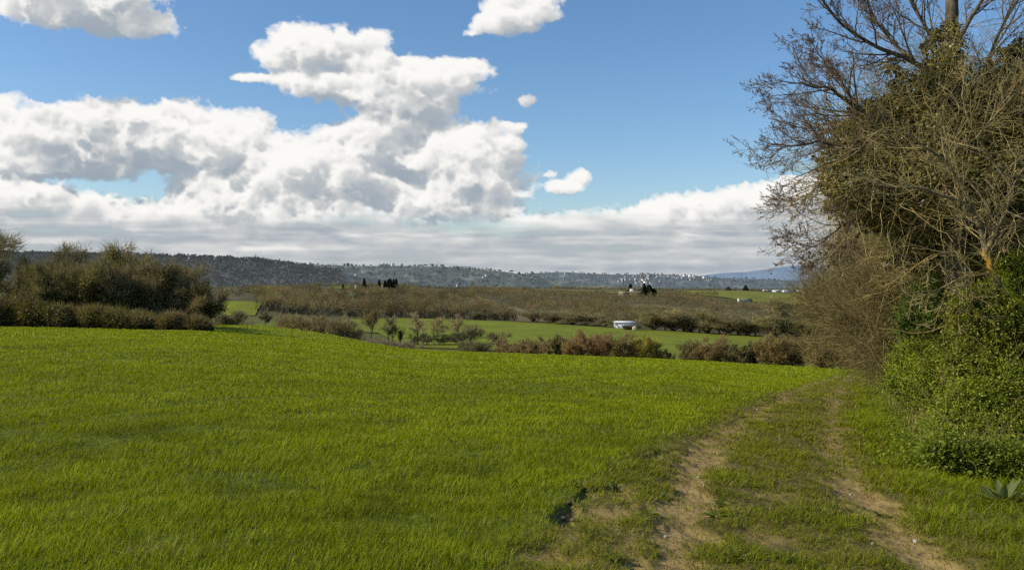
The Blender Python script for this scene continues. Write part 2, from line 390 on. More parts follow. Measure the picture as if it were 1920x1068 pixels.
sk.altitude = 100; sk.air_density = 1.0; sk.dust_density = .6; sk.ozone_density = 3.5
bg.inputs['Strength'].default_value = .14
hs = nt.nodes.new('ShaderNodeHueSaturation'); hs.inputs['Saturation'].default_value = 1.13; hs.inputs['Value'].default_value = 1.0
nt.links.new(sk.outputs[0], hs.inputs['Color']); nt.links.new(hs.outputs[0], bg.inputs['Color']); nt.links.new(bg.outputs[0], wo.inputs['Surface'])
scene.view_settings.view_transform = 'Standard'; scene.view_settings.look = 'None'; scene.view_settings.exposure = 0
scene.render.engine = 'CYCLES'
scene.cycles.use_denoising = False
scene.cycles.max_bounces = 6; scene.cycles.diffuse_bounces = 3; scene.cycles.glossy_bounces = 2; scene.cycles.transmission_bounces = 3; scene.cycles.transparent_max_bounces = 8
scene.cycles.use_adaptive_sampling = True; scene.cycles.adaptive_threshold = .02

# ------------------------------------------------------------------ the sky dome that carries the clouds
def build_sky():
    azs = np.radians(np.linspace(-56, 56, 1180)); els = np.radians(np.linspace(-2.5, 34, 520))
    az, el = np.meshgrid(azs, els[::-1])
    px = CX+F_PX*np.tan(az); py = HY-F_PX*np.tan(el)/np.cos(az)
    a, c = shade_clouds(px, py)
    R = 42000.0
    V = np.stack([np.sin(az)*np.cos(el)*R, np.cos(az)*np.cos(el)*R, np.sin(el)*R], -1).reshape(-1, 3)
    me = make_mesh('sky', V, None, grid_faces(*az.shape), None, True)
    atb = me.color_attributes.new('cloud', 'FLOAT_COLOR', 'POINT')
    buf = np.concatenate([c, a[..., None]], -1).reshape(-1, 4).astype(np.float32)
    atb.data.foreach_set('color', buf.ravel())
    m = bpy.data.materials.new('cloud_layer'); nt, N, Lk = nodes_of(m)
    out = N.new('ShaderNodeOutputMaterial'); at_ = N.new('ShaderNodeAttribute'); at_.attribute_name = 'cloud'
    em = N.new('ShaderNodeEmission'); tr = N.new('ShaderNodeBsdfTransparent'); mx = N.new('ShaderNodeMixShader')
    Lk.new(at_.outputs['Color'], em.inputs['Color']); em.inputs['Strength'].default_value = 1.0
    Lk.new(at_.outputs['Alpha'], mx.inputs[0]); Lk.new(tr.outputs[0], mx.inputs[1]); Lk.new(em.outputs[0], mx.inputs[2]); Lk.new(mx.outputs[0], out.inputs[0])
    try: m.cycles.emission_sampling = 'NONE'
    except Exception: pass
    o = link('sky', me, m); tag(o, kind='structure')
    return o
build_sky()

# ------------------------------------------------------------------ the ground as one sheet
def edge_side(x, y):
    """metres to the right of the edge of the sown crop (negative inside the crop)"""
    return x-side_x(EDGE, y)
def build_ground():
    u = np.concatenate([-np.geomspace(3.2, .72, 40)[:-1], np.linspace(-.72, .72, 620), np.geomspace(.72, 3.2, 40)[1:]])
    Y = np.concatenate([[-40, -15, -6, -2, .5, 2, 3.2], np.geomspace(4.0, 24, 330), np.geomspace(24.3, 5500, 330)])
    uu, yy = np.meshgrid(u, Y); xx = uu*np.maximum(yy, 4.0)
    z = Gz(xx, yy)
    n = fbm(xx/3, yy/3, 4, 101); n2 = fbm(xx/40, yy/90, 4, 102)
    crop = np.array([.085, .105, .006])*(1+.25*n[..., None])
    far_crop = np.array([.19, .225, .004])*(1+.10*n2[..., None])
    t = sstep(9, 45, yy)[..., None]
    col = crop*(1-t)+far_crop*t
    e = edge_side(xx, yy)+n*.4
    verge = np.array([.135, .110, .030])*(1+.3*n[..., None])
    k = (sstep(-.2, .5, e)*(1-sstep(150, 200, yy)))[..., None]
    col = col*(1-k)+verge*k
    earth = np.array([.275, .190, .078])
    m = (yy > 2) & (yy < 60)
    ra = np.zeros(xx.shape); ra[m] = rut_amount(xx[m], yy[m])
    col = col*(1-ra[..., None])+earth*ra[..., None]
    pd = np.zeros(xx.shape); m2 = (yy > 2) & (yy < 14); pd[m2] = np.clip(pit_depth(xx[m2], yy[m2])/.10, 0, 1)
    col = col*(1-pd[..., None])+np.array([.165, .125, .062])*pd[..., None]
    tv = sstep(600, 690, yy)[..., None]; vall = (np.array([.105, .108, .026])*(1-tv)+np.array([.098, .084, .036])*tv)*(1+.35*fbm(xx/60, yy/60, 5, 104)[..., None])
    k = sstep(105, 135, yy)[..., None]
    col = col*(1-k)+vall*k
    me = make_mesh('ground', np.stack([xx, yy, z], -1).reshape(-1, 3), None, grid_faces(*xx.shape), np.clip(col, .004, 1).reshape(-1, 3), True)
    tag(link('ground', me, M_GROUND), kind='structure')
build_ground()

# ------------------------------------------------------------------ grass
def blades_mesh(acc, x, y, h, wdt, col, lean=.35):
    n = len(x); z = Gz(x, y)-.01
    P = np.stack([x, y, z], 1); th = rng.random(n)*2*PI; ln = lean*(.3+rng.random(n))
    d = np.stack([np.cos(th)*ln, np.sin(th)*ln, np.ones(n)], 1)
    s = np.stack([-np.sin(th+.6*rng.standard_normal(n)), np.cos(th), np.zeros(n)], 1); s = norm(s)*(wdt*.5)[:, None]
    mid = P+d*(h*.55)[:, None]
    tip = P+np.stack([d[:, 0]*1.9, d[:, 1]*1.9, np.ones(n)*(1-.25*ln)], 1)*h[:, None]
    V = np.stack([P-s, P+s, mid-s*.8, mid+s*.8, tip], 1).reshape(-1, 3); i = np.arange(n)[:, None]*5
    acc.add(V, i+[[2, 3, 4]], i+[[0, 1, 3, 2]], np.repeat(col, 5, 0))
def scatter(y0, y1, dens, um=.68, xr=None):
    area = um*(y1*y1-y0*y0); M = 3.2 if y1 < 60 else 6.0; n = int((area+2*M*(y1-y0))*dens); fl = rng.random(n) < area/(area+2*M*(y1-y0))
    y = np.where(fl, np.sqrt(rng.random(n)*(y1*y1-y0*y0)+y0*y0), y0+(y1-y0)*rng.random(n)); sgn = np.where(rng.random(n) < .5, -1, 1)
    x = np.where(fl, (rng.random(n)*2-1)*um*y, sgn*(um*y+M*rng.random(n)))
    return x, y
BANDS = [(3.6, 7.5, 4200, .0042), (7.5, 12, 2400, .0056), (12, 20, 1000, .009), (20, 34, 320, .016), (34, 56, 70, .036), (56, 104, 16, .075)]
def build_grass():
    crop = Acc(); verge = Acc()
    for y0, y1, dn, wd in BANDS:
        x, y = scatter(y0, y1, dn)
        e = edge_side(x, y); n1 = fbm(x/.9, y/.9, 3, 111); n2 = fbm(x/6, y/6, 3, 112); n3 = fbm(x/.35, y/.35, 2, 113)
        clump = fbm(x*3.2, y*3.2, 2, 115)
        ra = np.where(y < 60, rut_amount(x, np.minimum(y, 60)), 0); pd = np.where(y < 14, pit_depth(x, y)/.1, 0)
        # the crop
        inc = e+n1*.5 < 0
        keep = inc & (rng.random(len(x)) < np.clip(.84+n1*.95+n2*.4, .12, 1)) & (pd < .25)
        xk, yk = x[keep], y[keep]; k = len(xk)
        h = (.054+.036*rng.random(k)+.026*n1[keep]+.03*np.clip(clump[keep], -1, 1))*(1+.25*sstep(14, 80, yk))
        tone = rng.random(k)[:, None]
        c = np.array([.182, .238, .0033])*(1-tone)+np.array([.288, .312, .0048])*tone
        c = c*(1+.20*n2[keep]+.16*n1[keep]+.16*fbm(xk/2.2, yk/4.5, 3, 119))[:, None]
        yel = (rng.random(k) < .035+.05*sstep(.15, .5, n1[keep])); c[yel] = np.array([.30, .25, .085])
        dk = sstep(.22, .6, fbm(xk/1.7+20, yk/2.6, 3, 114))[:, None]; c = c*(1-.32*dk)
        ek = e[keep]
        for e0 in (-5.2, -6.9, -17.2, -18.9, -29.2, -30.9): c = c*(1-.30*np.exp(-((ek-e0)/.22)**2)*sstep(14, 26, yk))[:, None]; h = h*(1-.45*np.exp(-((ek-e0)/.22)**2))
        blades_mesh(crop, xk, yk, np.maximum(h, .03), wd*(.7+.6*rng.random(k)), c, .38)
        # rough grass of the verge and between the ruts
        lat = x-np.interp(y, RUT_R[::-1, 1][np.argsort(RUT_R[::-1, 1])], RUT_R[np.argsort(RUT_R[:, 1]), 0])+n1*.5
        hed = sstep(.25, 1.0, x-np.interp(y, RUT_R[::-1, 1][np.argsort(RUT_R[::-1, 1])], RUT_R[np.argsort(RUT_R[:, 1]), 0])+n1*.5)
        pr = np.clip(.66+n3*1.1+n1*.8, .06, 1)*(1-.80*ra)
        keep = (~inc) & (rng.random(len(x)) < pr) & (pd < .3)
        xk, yk = x[keep], y[keep]; k = len(xk); hd = hed[keep]
        h = .030+.045*rng.random(k)+.035*np.clip(n1[keep]+n3[keep]*.6, -.3, 1)+(.05+.09*rng.random(k))*hd+.16*rng.random(k)**2*sstep(1.0, 2.2, lat[keep])
        tone = rng.random(k)[:, None]
        c = np.array([.140, .172, .005])*(1-tone)+np.array([.235, .240, .010])*tone
        lush = np.array([.150, .205, .004])*(1-tone)+np.array([.235, .275, .006])*tone
        c = c*(1-hd[:, None])+lush*hd[:, None]
        c = c*(1+.25*n2[keep]+.20*n1[keep])[:, None]
        dry = rng.random(k) < .10; c[dry] = np.array([.30, .24, .075])*(.7+.5*rng.random((dry.sum(), 1)))
        blades_mesh(verge, xk, yk, np.maximum(h, .015)*(1+.2*sstep(20, 60, yk)), wd*(.8+.9*rng.random(k)), c, .75)
    tag(link('crop_grass', crop.mesh('crop_grass'), M_BLADE), 'bright green young cereal grass covering the whole sloping field', 'grass', kind='stuff')
    tag(link('verge_grass', verge.mesh('verge_grass'), M_BLADE), 'short rough grass growing along and between the two wheel ruts', 'grass', kind='stuff')
build_grass()
# ------------------------------------------------------------------ branching
def grow(out, p, d, L, r, lv, P, tips=None):
    """one limb and everything that springs from it; P: per level (segments, wiggle, up, children, child length, child angle)"""
    n, wig, up, kids, kl, ang = P[lv]
    pts = [p]; dirs = [d]; rr = [r]; q = p; dd = d
    for i in range(n):
        dd = dd+np.array([random.gauss(0, wig), random.gauss(0, wig), random.gauss(0, wig)+up]); dd = dd/np.linalg.norm(dd)
        q2 = q+dd*(L/n); r2 = r*(1-.78*(i+1)/n) if lv > 0 else r*(1-.6*(i+1)/n)
        out.append((*q, *q2, rr[-1], r2, lv)); q = q2; pts.append(q); dirs.append(dd); rr.append(r2)
    if tips is not None: tips.append((q, dd))
    if lv+1 < len(P):
        for k in range(kids):
            t = .25+.75*(k+random.random())/kids; i = min(int(t*n), n-1); f = t*n-i
            b = pts[i]+(pts[i+1]-pts[i])*f
            side = np.cross(dirs[i+1], [random.gauss(0, 1), random.gauss(0, 1), random.gauss(0, 1)]); side /= np.linalg.norm(side)+1e-9
            a = ang*(.6+.8*random.random()); nd = dirs[i+1]*math.cos(a)+side*math.sin(a)
            grow(out, b, nd, kl*L*(.5+.7*random.random())*(1.15-.5*t), max(rr[i]*.55, .0012), lv+1, P, tips)
def limb(out, pts, r0, r1, lv=0):
    """a limb that follows given points, smoothed; returns points and directions along it"""
    P = np.array(pts, float); t = np.arange(len(P)); tt = np.linspace(0, len(P)-1, (len(P)-1)*4+1)
    Q = np.stack([np.interp(tt, t, P[:, k]) for k in range(3)], 1)
    for _ in range(2): Q[1:-1] = (Q[:-2]+2*Q[1:-1]+Q[2:])/4
    Q[1:-1] += rng.standard_normal(Q[1:-1].shape)*.015*np.linalg.norm(Q[1]-Q[0])*2
    R = np.linspace(r0, r1, len(Q))
    for i in range(len(Q)-1): out.append((*Q[i], *Q[i+1], R[i], R[i+1], lv))
    return Q, norm(np.diff(Q, axis=0)), R
def seg_arr(o): return np.array(o, float).reshape(-1, 9)
def blob_points(blobs, n, shell=.0):
    """random points inside ellipsoids (cx, cy, cz, rx, ry, rz), more of them near the skin when shell is high"""
    B = np.array(blobs, float); vol = (B[:, 3]*B[:, 4]*B[:, 5])**.8; k = rng.choice(len(B), n, p=vol/vol.sum())
    d = norm(rng.standard_normal((n, 3))); r = rng.random(n)**(1/3.); r = r*(1-shell)+shell*(1-.35*rng.random(n)**2)
    return B[k, :3]+d*r[:, None]*B[k, 3:6], d
def shrub_meshes(h, wd, kind, seed):
    """stem mesh and crown mesh of a leafless shrub or tree, base at the origin"""
    global rng; keep = rng; rng = np.random.default_rng(seed); random.seed(seed)
    st = Acc(); cr = Acc(); o = []; tips = []
    if kind == 'tree':
        Pm = [(6, .07, .03, 9, .55, .75), (5, .13, .05, 7, .55, .7), (4, .18, .04, 5, .5, .7), (3, .2, .03, 0, 0, 0)]
        grow(o, np.zeros(3), np.array([.04, .02, 1.]), h*.72, h*.022, 0, Pm, tips)
    elif kind == 'poplar':
        Pm = [(7, .03, .05, 16, .28, .5), (4, .12, .12, 6, .55, .6), (3, .15, .08, 0, 0, 0)]
        grow(o, np.zeros(3), np.array([0, 0, 1.]), h*.95, h*.016, 0, Pm, tips)
    else:
        for k in range(9):
            a = rng.random()*2*PI; q = np.array([math.cos(a), math.sin(a), 0])*wd*.03*rng.random()
            dd = norm(np.array([math.cos(a)*.45*rng.random(), math.sin(a)*.45*rng.random(), 1.]))
            Pm = [(5, .12, .03, 6, .5, .6), (4, .16, .06, 6, .5, .6), (3, .2, .05, 0, 0, 0)]
            grow(o, q, dd, h*(.6+.35*rng.random()), h*.012, 0, Pm, tips)
    S = seg_arr(o); rad = np.sqrt(S[:, 3]**2+S[:, 4]**2).max()
    f = np.array([wd*.5/max(np.percentile(np.hypot(S[:, 3], S[:, 4]), 97), .01)]*2+[h/S[:, 5].max()])
    S[:, 0:3] *= f; S[:, 3:6] *= f
    lo = S[:, 8] < (2 if kind == 'tree' else 1)
    tubes(st, S[lo, :8], 5, (.085, .068, .050)); tubes(cr, S[~lo, :8], 3, (.105, .080, .056))
    T = np.array([np.concatenate(t) for t in tips]); T[:, :3] *= f
    rng = keep
    return st, cr, T, S
def twig_fuzz(cr, T, S, n, L, W, col, up=.25, var=.35, spread=.55):
    k = rng.integers(0, len(T), n); P = T[k, :3].copy(); D = T[k, 3:6]
    j = rng.integers(0, len(S), n); m = rng.random(n) < .55
    t = rng.random(n)[:, None]; P[m] = (S[j, :3]*(1-t)+S[j, 3:6]*t)[m]; D = D.copy(); D[m] = norm(S[j, 3:6]-S[j, :3])[m]
    P = P+rng.standard_normal((n, 3))*L*.25
    D = norm(D+rng.standard_normal((n, 3))*spread+np.array([0, 0, up]))
    P[:, 2] = np.maximum(P[:, 2], .02)
    strands(cr, P, D, L*(.5+rng.random(n)), W, col, var)
def put_plant(name, label, cat, group, st, cr, mats, loc, rz=0, sc=1.0, third=None, partn=('trunk', 'crown')):
    r = empty(name, loc, rz, sc); tag(r, label, cat, group)
    if st is not None: link(partn[0], st, mats[0], r)
    if cr is not None: link(partn[1], cr, mats[1], r)
    if third is not None: link(third[0], third[1], third[2], r)
    return r

# ------------------------------------------------------------------ the copse at the left end of the field
OLIVE = (.098, .084, .042); BROWN = (.108, .090, .052); TAN = (.185, .150, .075); REDDISH = (.140, .100, .058); GREYB = (.118, .102, .066)
def copse_shrub(name, label, px, Y, top, wpx, kind, seed, col, group, n=5200, leafc=None, base=None, cat='shrub', Wf=.00062):
    p = gpt(px, Y); h = EYE-(top-HY)/F_PX*Y-p[2]; wd = wpx/F_PX*Y
    st, cr, T, S = shrub_meshes(h, wd, kind, seed)
    W = Wf*Y; L = .09*h+.15
    twig_fuzz(cr, T, S, n, L, W, col)
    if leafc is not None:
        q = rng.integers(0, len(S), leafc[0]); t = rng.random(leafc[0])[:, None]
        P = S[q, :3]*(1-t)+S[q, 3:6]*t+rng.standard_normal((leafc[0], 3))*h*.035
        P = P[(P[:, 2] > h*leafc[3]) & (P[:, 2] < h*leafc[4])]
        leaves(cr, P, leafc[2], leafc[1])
    return put_plant(name, label, cat, group, st.mesh('stems'), cr.mesh('crown'), (M_BARK, M_FAR), p-np.array([0, 0, .05]), 0, 1, None, ('stems', 'crown') if kind == 'bush' else ('trunk', 'crown'))
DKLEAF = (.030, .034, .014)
GC = 'leafless shrubs and trees of the left copse'
for a in [
 ('bare_tree', 'tall bare tree cut off by the left picture edge, twigs rising against the cloud', -22, 76, 432, 120, 'tree', 11, GREYB, 5200, (2500, OLIVE, .16, .1, .6)),
 ('bare_shrub', 'brown shrub at the left picture edge, beside the tall cut-off tree', 48, 79, 484, 125, 'bush', 12, BROWN, 7000, (3500, OLIVE, .15, .0, .7)),
 ('bare_tree', 'grey bare tree with thin upright twigs, highest of the left half of the copse', 112, 84, 460, 110, 'tree', 13, GREYB, 4200, (1600, DKLEAF, .16, .1, .5)),
 ('bare_shrub', 'dark shrub under the grey upright tree, shaded at its foot', 100, 74, 494, 130, 'bush', 14, OLIVE, 7000, (6500, DKLEAF, .13, .0, .55)),
 ('bare_shrub', 'olive green shrub left of centre in the copse, with yellowish young leaves', 168, 75, 492, 120, 'bush', 15, (.115, .098, .045), 7500, (4000, (.095, .084, .030), .12, .15, .9)),
 ('bare_tree', 'bare tree with yellowish twig ends, highest of the right half of the copse', 232, 82, 462, 105, 'tree', 16, (.130, .110, .058), 4600, (1600, (.14, .115, .035), .12, .5, 1)),
 ('bare_shrub', 'dense brown shrub standing under the yellow-tipped tree', 226, 75, 486, 125, 'bush', 17, BROWN, 7500, (6500, DKLEAF, .13, .0, .6)),
 ('bare_shrub', 'brown shrub with one thin dark mast-like stem above it', 282, 76, 478, 105, 'bush', 18, BROWN, 7000, (5500, DKLEAF, .13, .0, .55)),
 ('bare_shrub', 'tan brown shrub before the right end of the copse', 335, 77, 490, 115, 'bush', 19, (.125, .102, .060), 7500, (5500, DKLEAF, .13, .0, .5)),
 ('bare_shrub', 'low rounded shrub ending the copse on the right, dark at its foot', 378, 76, 522, 90, 'bush', 20, (.125, .098, .052), 7000, (4500, DKLEAF, .12, .0, .5)),
 ('bare_shrub', 'grey brown thorny shrub just beyond the right end of the copse', 430, 96, 584, 52, 'bush', 21, GREYB, 4200, None),
]:
    nm, lab, px, Y, top, wpx, kd, sd, col, n, lf = a; Y = Y*.86 if px < 420 else Y
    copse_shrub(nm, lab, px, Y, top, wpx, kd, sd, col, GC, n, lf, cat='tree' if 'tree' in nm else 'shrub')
GB = 'brambles along the foot of the left copse'
def bramble(label, px, Y, top, wpx, seed, col):
    p = gpt(px, Y); h = EYE-(top-HY)/F_PX*Y-p[2]; wd = wpx/F_PX*Y; a = Acc(); s = Acc()
    g = np.random.default_rng(seed)
    bl = [(g.uniform(-.42, .42)*wd, g.uniform(-.3, .3)*1.6, h*(.30+.28*g.random()), wd*(.16+.1*g.random()), .8, h*(.34+.12*g.random())) for _ in range(9)]
    P, D = blob_points(bl, 8000, .55); P[:, 2] = np.maximum(P[:, 2], 0)
    leaves(a, P[:4300], .095, col, .4, .3, 1.6)
    dd = norm(D[4300:]+rng.standard_normal((3700, 3))*.6+np.array([0, 0, .35]))
    strands(a, P[4300:], dd, .35+.35*rng.random(3700), .035, np.array(col)*1.25)
    Q, D2 = blob_points(bl, 1500, 0); Q[:, 2] *= .6; leaves(a, Q, .16, DKLEAF)
    o = []
    for k in range(14): grow(o, np.array([g.uniform(-.4, .4)*wd, 0, 0]), norm(np.array([g.normal()*.6, g.normal()*.5, 1.])), h*.8, .02, 0, [(4, .2, -.05, 2, .5, .6), (3, .2, 0, 0, 0, 0)])
    tubes(s, seg_arr(o)[:, :8], 4, (.07, .05, .035))
    put_plant('bramble_bush', label, 'bush', GB, s.mesh('stems'), a.mesh('foliage'), (M_BARK, M_LEAF), p-np.array([0, 0, .05]), partn=('stems', 'foliage'))
OL2 = (.135, .118, .040); 
for i, (lab, px, top, wpx, col) in enumerate([
 ('broad olive bramble mound at the left picture edge, foot of the copse', 10, 548, 110, (.125, .105, .040)),
 ('tallest bramble mound, olive and tan, second from the left edge of the copse foot', 78, 560, 105, OL2),
 ('tan bramble bush below the dark middle of the copse', 150, 573, 100, (.165, .135, .060)),
 ('olive bramble bush with a few pale stalks, right of the tan one', 218, 572, 100, (.140, .125, .042)),
 ('low tan bramble bush below the brown shrubs of the copse', 288, 584, 95, (.165, .132, .055)),
 ('lowest and rightmost bramble bush, tapering out along the field edge', 352, 594, 80, (.13, .105, .045))]):
    bramble(lab, px, 61.0, top, wpx, 40+i, tuple(1.12*np.array(col)*np.array([1, .98, 1.1])))

# ------------------------------------------------------------------ the hedgerow behind the brow of the field
GH = 'hedgerow shrubs behind the brow of the field'
HEDGE = [ # name, label, px, Y, top, width, kind, colour, dark leaves, twigs
 ('bare_shrub', 'small dark ivy-grown stump of a shrub, first on the left in the hedgerow', 869, 175, 641, 18, 'bush', GREYB, 900, 900),
 ('bare_shrub', 'open scraggy grey shrub next to the ivy-grown stump', 895, 172, 638, 36, 'bush', GREYB, 0, 1500),
 ('bare_tree', 'thin bare sapling left of the reddish hedgerow shrubs', 935, 168, 627, 34, 'tree', GREYB, 0, 1200),
 ('bare_shrub', 'low reddish brown shrub, leftmost of the reddish ones', 968, 160, 640, 50, 'bush', REDDISH, 300, 3200),
 ('bare_shrub', 'rounded reddish shrub left of the dark ivy-covered trunk', 1008, 156, 636, 52, 'bush', REDDISH, 300, 3600),
 ('ivy_shrub', 'dark ivy-covered stem standing between two reddish shrubs', 1047, 154, 632, 20, 'bush', (.06, .055, .03), 1800, 900),
 ('bare_shrub', 'reddish shrub right of the dark ivy-covered stem', 1078, 152, 633, 58, 'bush', (.15, .102, .055), 250, 3800),
 ('bare_shrub', 'largest reddish brown shrub, in the middle of the hedgerow', 1130, 150, 625, 70, 'bush', (.14, .085, .055), 400, 4600),
 ('bare_shrub', 'dull brown shrub leaning on the largest reddish one', 1166, 148, 630, 46, 'bush', (.125, .095, .05), 500, 3200),
 ('leafing_shrub', 'yellowish green leafing shrub alone right of the reddish group', 1206, 147, 630, 40, 'bush', (.155, .125, .035), 1100, 2600),
 ('bare_shrub', 'very low dark shrub in the gap of the hedgerow', 1243, 146, 650, 38, 'bush', OLIVE, 700, 1500),
 ('bare_shrub', 'low brown shrub right of the gap in the hedgerow', 1292, 142, 643, 42, 'bush', BROWN, 700, 2600),
 ('bare_shrub', 'pointed purplish brown shrub rising above the low ones', 1336, 140, 633, 50, 'bush', REDDISH, 900, 3600),
 ('bare_shrub', 'low shrub with dark foot between the pointed shrub and the dark conical one', 1374, 138, 648, 44, 'bush', BROWN, 900, 2600),
 ('ivy_shrub', 'dark conical ivy shrub in the right half of the hedgerow', 1411, 137, 645, 24, 'bush', (.06, .055, .03), 1900, 900),
 ('bare_shrub', 'brown shrub with upright twigs right of the dark conical shrub', 1446, 134, 634, 56, 'bush', (.14, .1, .055), 1200, 4200),
 ('bare_shrub', 'tall brown shrub with a very dark round core', 1496, 131, 634, 60, 'bush', (.135, .095, .052), 2200, 4600),
 ('bare_shrub', 'tall pinkish brown shrub, highest of the right end of the hedgerow', 1541, 128, 633, 62, 'bush', (.15, .110, .056), 1500, 5000),
 ('bare_shrub', 'brown shrub with yellowish top near the right end of the hedgerow', 1585, 126, 639, 58, 'bush', (.16, .118, .05), 2200, 4600),
 ('bare_shrub', 'last shrub of the hedgerow, dark-footed, beside the green bushes', 1628, 125, 642, 56, 'bush', (.13, .095, .052), 2400, 4400),
 ('bare_shrub', 'low dark shrub tucked behind the last ones where the track ends', 1668, 130, 655, 52, 'bush', (.11, .085, .045), 1500, 2600)]
for i, (nm, lab, px, Y, top, wpx, kd, col, dk, n) in enumerate(HEDGE):
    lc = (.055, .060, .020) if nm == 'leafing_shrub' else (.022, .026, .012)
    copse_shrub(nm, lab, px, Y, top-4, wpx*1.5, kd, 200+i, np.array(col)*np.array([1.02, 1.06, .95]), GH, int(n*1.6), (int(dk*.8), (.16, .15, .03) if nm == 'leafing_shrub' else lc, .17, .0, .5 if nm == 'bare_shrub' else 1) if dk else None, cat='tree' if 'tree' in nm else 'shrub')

# ------------------------------------------------------------------ trees along the ditch in the valley
GD = 'trees and scrub along the ditch in the valley'
DITCH = [
 ('ivy_tree', 'dark ivy-covered pillar of a tree standing alone in a small green field', 497, 420, 584, 20, 'tree', (.05, .045, .025), 2600, 700),
 ('bare_tree', 'small bare tree left of the ivy-covered pillar', 455, 290, 586, 34, 'tree', GREYB, 0, 1500),
 ('scrub_tree', 'first of the dense pale brown scrub trees, at their left end', 533, 285, 590, 34, 'bush', (.13, .10, .06), 0, 2200),
 ('scrub_tree', 'pale brown scrub tree second from the left end of the dense row', 558, 282, 590, 34, 'bush', (.14, .110, .058), 0, 2200),
 ('scrub_tree', 'dense scrub tree with upright twigs midway along the row', 583, 280, 593, 34, 'bush', (.135, .102, .06), 0, 2200),
 ('scrub_tree', 'scrub tree with three dark stems showing through', 607, 278, 594, 34, 'tree', (.13, .098, .058), 500, 1800),
 ('scrub_tree', 'brown scrub tree with a dark ivy knot halfway up', 632, 276, 595, 34, 'tree', (.125, .095, .055), 700, 1800),
 ('scrub_tree', 'last scrub tree of the dense row, next to the big round tree', 655, 280, 598, 30, 'bush', (.13, .1, .058), 300, 2000),
 ('ivy_tree', 'big round-crowned tree with ivy up its trunk, tallest by the ditch', 694, 385, 581, 34, 'tree', (.115, .092, .045), 1500, 2600),
 ('bare_tree', 'slim bare tree close to the short ivy-grown tree', 727, 385, 594, 22, 'tree', GREYB, 0, 1200),
 ('ivy_tree', 'short tree with a dark bushy ivy head', 736, 384, 602, 18, 'tree', (.05, .045, .025), 1500, 500),
 ('ivy_tree', 'narrow dark ivy-clad stump left of the fan-shaped tree', 751, 384, 611, 9, 'bush', (.05, .045, .025), 900, 200),
 ('bare_tree', 'fan-shaped bare tree with forked trunk before the green field', 783, 385, 588, 30, 'tree', (.125, .1, .065), 0, 2200),
 ('bare_tree', 'round bare tree right of the fan-shaped one', 823, 390, 597, 30, 'tree', (.12, .095, .06), 0, 2000),
 ('bare_tree', 'narrow upright bare tree near the right end of the ditch', 859, 398, 592, 22, 'tree', (.115, .09, .058), 0, 1600),
 ('bare_shrub', 'low domed shrub ending the row at the right tip of the ditch', 883, 405, 610, 36, 'bush', GREYB, 300, 1800),
 ('bare_shrub', 'grey twiggy shrub in front of the ditch, below the big round tree', 700, 270, 636, 46, 'bush', (.13, .105, .085), 0, 2400),
 ('bare_shrub', 'grey twiggy shrub in front of the ditch, below the ivy-headed tree', 737, 268, 640, 46, 'bush', (.13, .105, .085), 0, 2400),
 ('bare_shrub', 'low grey shrub at the foot of the brow, below the fan-shaped tree', 770, 268, 645, 40, 'bush', (.125, .1, .08), 0, 2000),
 ('dark_shade_clump', 'dark clump put in as the shade along the ditch under the fan-shaped tree', 790, 375, 628, 60, 'bush', (.035, .034, .028), 1800, 800),
 ('dark_shade_clump', 'dark clump put in as the shade along the ditch under the round bare tree', 826, 382, 627, 60, 'bush', (.035, .034, .028), 1800, 800),
 ('dark_shade_clump', 'dark clump put in as the shade along the ditch near its right tip', 862, 392, 624, 56, 'bush', (.035, .034, .028), 1500, 800)]  # the near-black clumps colour in the deep shade along the ditch
for i, (nm, lab, px, Y, top, wpx, kd, col, dk, n) in enumerate(DITCH):
    copse_shrub(nm, lab, px, Y, top-2, wpx*(1.7 if 'scrub' in nm else 1.45), kd, 300+i, np.array(col)*(1.6 if 'bare_tree' in nm else 1.15), GD, int(n*(.8 if 'tree' == kd else 1.7)), (int(dk*(.5 if 'ivy' in nm or 'dark' in nm else .12)), (.040, .040, .020), .30, .0, .7 if 'tree' in nm else 1) if dk else None, cat='tree' if 'tree' in nm else 'shrub', Wf=.00036)

# ------------------------------------------------------------------ green fields on the valley floor
def field_patch(name, outline, col, seed, rows=None):
    """sheet between a near edge and a far edge, each a list of (px, Y), draped on the ground"""
    near, far = outline; m = 160; k = 40
    def along(pl, t):
        pl = np.array(pl, float); s = np.linspace(0, 1, len(pl)); return np.stack([np.interp(t, s, pl[:, 0]), np.interp(t, s, pl[:, 1])], 1)
    t = np.linspace(0, 1, m); a = along(near, t); b = along(far, t); v = np.linspace(0, 1, k)[:, None, None]
    g = a[None]*(1-v)+b[None]*v; px, Y = g[..., 0], g[..., 1]
    x = (px-CX)/F_PX*Y; z = Gz(x, Y)+.12+.0006*Y
    c = np.array(col)*(1+.14*fbm(x/25, Y/60, 4, seed)[..., None]+.06*fbm(x/6, Y/14, 3, seed+1)[..., None])
    me = make_mesh(name, np.stack([x, Y, z], -1).reshape(-1, 3), None, grid_faces(k, m), np.clip(c, .01, 1).reshape(-1, 3), True)
    return tag(link(name, me, M_FIELD), kind='structure')
GREEN = (.160, .185, .020)
field_patch('valley_field', ([(770, 345), (900, 345), (1000, 300), (1300, 260), (2300, 230)], [(640, 640), (760, 690), (950, 690), (1180, 640), (2300, 580)]), GREEN, 500)
field_patch('valley_field', ([(425, 330), (520, 330), (620, 400)], [(440, 420), (520, 500), (600, 560)]), (.150, .170, .022), 510)
field_patch('valley_field', ([(640, 470), (700, 480), (790, 500)], [(640, 640), (690, 660), (790, 680)]), (.155, .172, .024), 513)
field_patch('valley_field', ([(380, 590), (430, 590), (478, 600)], [(380, 900), (440, 890), (492, 860)]), (.165, .190, .016), 520)
